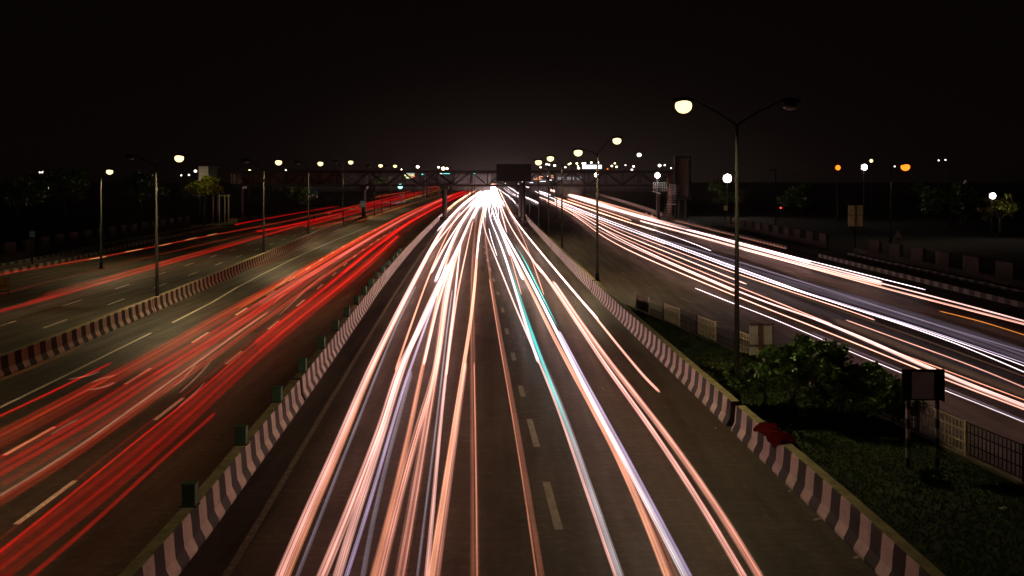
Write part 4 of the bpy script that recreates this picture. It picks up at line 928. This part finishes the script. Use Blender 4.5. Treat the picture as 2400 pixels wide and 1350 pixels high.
T(c_, 'w', .3, [(1232,437),(1260,447),(1290,457)],gain=.9); T(c_, 'w', .16, [(1263,476.5),(1248,469),(1232,462)],gain=1.3); T(c_, 'w', .14, [(1227,460),(1212,451),(1200,443),(1188,436)],gain=1.2)
T(c_, 'w', .06, [(1180,440),(1188,448),(1197,455),(1212,461),(1228,466)]); T(c_, 'w', .05, [(1184,438),(1196,449),(1210,457),(1222,461)])
T(c_, 'd', .10, [(1579,517),(1640,531),(1700,548),(1760,561),(1844,583)],h=.5,gain=1.3); T(c_, 'S', .8, [(1234,435.5),(1262,436.5),(1290,441)],gain=.7)
T(c_, 'O', .5, [(1235,428.5),(1260,427),(1282,425.6),(1300,424),(1320,421)],h=9.2,gain=0)
# far slope traffic: short rows of lamps on the rising road beyond the bridge
fr_pts = [(1255,420,8,'o'),(1262,417,9,'o'),(1270,414,14,'o'),(1262,420,16,'o'),(1284,413,3,'w'),(1294,412,5,'o'),(1295,416,6,'o'),(1312,414,5,'o'),(1318,413,3,'o'),(1322,419,8,'o'),(1305,421,8,'o'),(1290,422,7,'w'),(1272,425,14,'w'),(1245,428,9,'w'),(1225,426,4,'w'),(1229,428,3,'o'),(1216,431,4,'w'),(1184,430,3,'w')]
for i, (px, py, wd, c) in enumerate(fr_pts):
    Y = 600; p = atY(px, py, Y); t = empty("distant_headlights", (p.x, Y, 0), "tiny %s row of far traffic lamps beyond the footbridge, %s in the cluster" % ("orange" if c == 'o' else "white", nth(i)), "traffic lamp", "far traffic lamps beyond the footbridge")
    b = MB(); b.box((0, 0, p.z), (wd*Y/F, .5, .42)); b.build("lamp_row", E_orangef if 0 else (E_whites if c == 'w' else bpy.data.materials.get("far traffic glow") or emis("far traffic glow", (1, .42, .2), 1.6)), t)
    b = MB(); b.box((0, .3, p.z/2), (.3, .2, p.z)); b.build("post", M_dark, t)

def near_k(Y):   # 0 near the camera, 1 far: headlights aim at the lens from far away, pass below it close by
    return min(1, max(0, (Y - 14) / 55)) ** .9
def far_k(Y): return min(1, max(0, (Y - 130) / 250))
names = {"centre": "headlight_trail", "left": "tail_light_trail", "outer": "tail_light_trail", "right": "headlight_trail"}
where = {"centre": "the centre road", "left": "the inner left road", "outer": "the outer left road", "right": "the right road"}
for road, lst in trails.items():
    lst = [x for x in lst if x[4] > 0]
    lst.sort(key=lambda x: (x[2][0] if x[2][0][1] > x[2][-1][1] else x[2][-1])[0])
    for i, (code, r, pts, h, gain, halo) in enumerate(lst):
        r *= {'centre': .72, 'right': .62, 'left': .62, 'outer': .55}[road]
        P = [at(px, py, h) for px, py in catmull(pts, 5)]
        b = MB(); q = len(P); rs = []
        for k in range(q):
            e = min(k, q - 1 - k) / max(1, q - 1); rs.append(r * (.9 + .5 * near_k(P[k].y) + (.9 * far_k(P[k].y) if road in ('centre', 'right') else .2)) * (.5 if min(k, q-1-k) == 0 else 1))
        b.tube(P, rs, 10, caps=False)
        o = b.build(names[road], M_trail, None, True)
        ca = o.data.color_attributes.new("glow", 'FLOAT_COLOR', 'POINT'); nr, fr = COL[code]; buf = []
        for k in range(q):
            t = near_k(P[k].y); ed = 1.0 if (r < .2 and code != 'c' and halo != 'fade') else min(1, (min(k if pts[0][1] < 1340 and pts[0][0] > 0 else 9999, q-1-k) + .3) / (.38 * q)); wv = .9 + .1 * math.sin(k * .37 + i) + (1.6 * far_k(P[k].y) if road in ('centre', 'right') else 0)
            gk = {'centre': .80, 'right': .62, 'left': .50, 'outer': .44}[road]
            cc = [(nr[j] * .40 * (1 - t) + fr[j] * .42 * t) * gk * gain * wv * ed for j in range(3)]
            buf += (cc + [1]) * 10
        ca.data.foreach_set("color", buf)
        av = o.data.attributes.new("axis", 'FLOAT_VECTOR', 'POINT'); ab_ = []
        for k in range(q): tv = (P[min(k+1, q-1)] - P[max(k-1, 0)]).normalized(); ab_ += list(tv) * 10
        av.data.foreach_set("vector", ab_)
        tag(o, "%s trail over %s, %s from the left" % (WORDS[code], where[road], nth(i)), "light trail", "light trails over " + where[road])

# ---------------------------------------------------------------- thin night haze
b = MB(); b.box((0, 3220, 24.5), (7040, 6600, 51.5))
hm = bpy.data.materials.new("haze air"); hm.use_nodes = True; t = hm.node_tree; t.nodes.remove(t.nodes["Principled BSDF"])
v = t.nodes.new("ShaderNodeVolumePrincipled"); v.inputs["Density"].default_value = .00005; v.inputs["Color"].default_value = (.92, .86, .78, 1); v.inputs["Anisotropy"].default_value = .55
t.links.new(v.outputs[0], t.nodes["Material Output"].inputs["Volume"])
tag(b.build("haze", hm), "thin night haze glowing over the roads", "haze", kind="stuff")
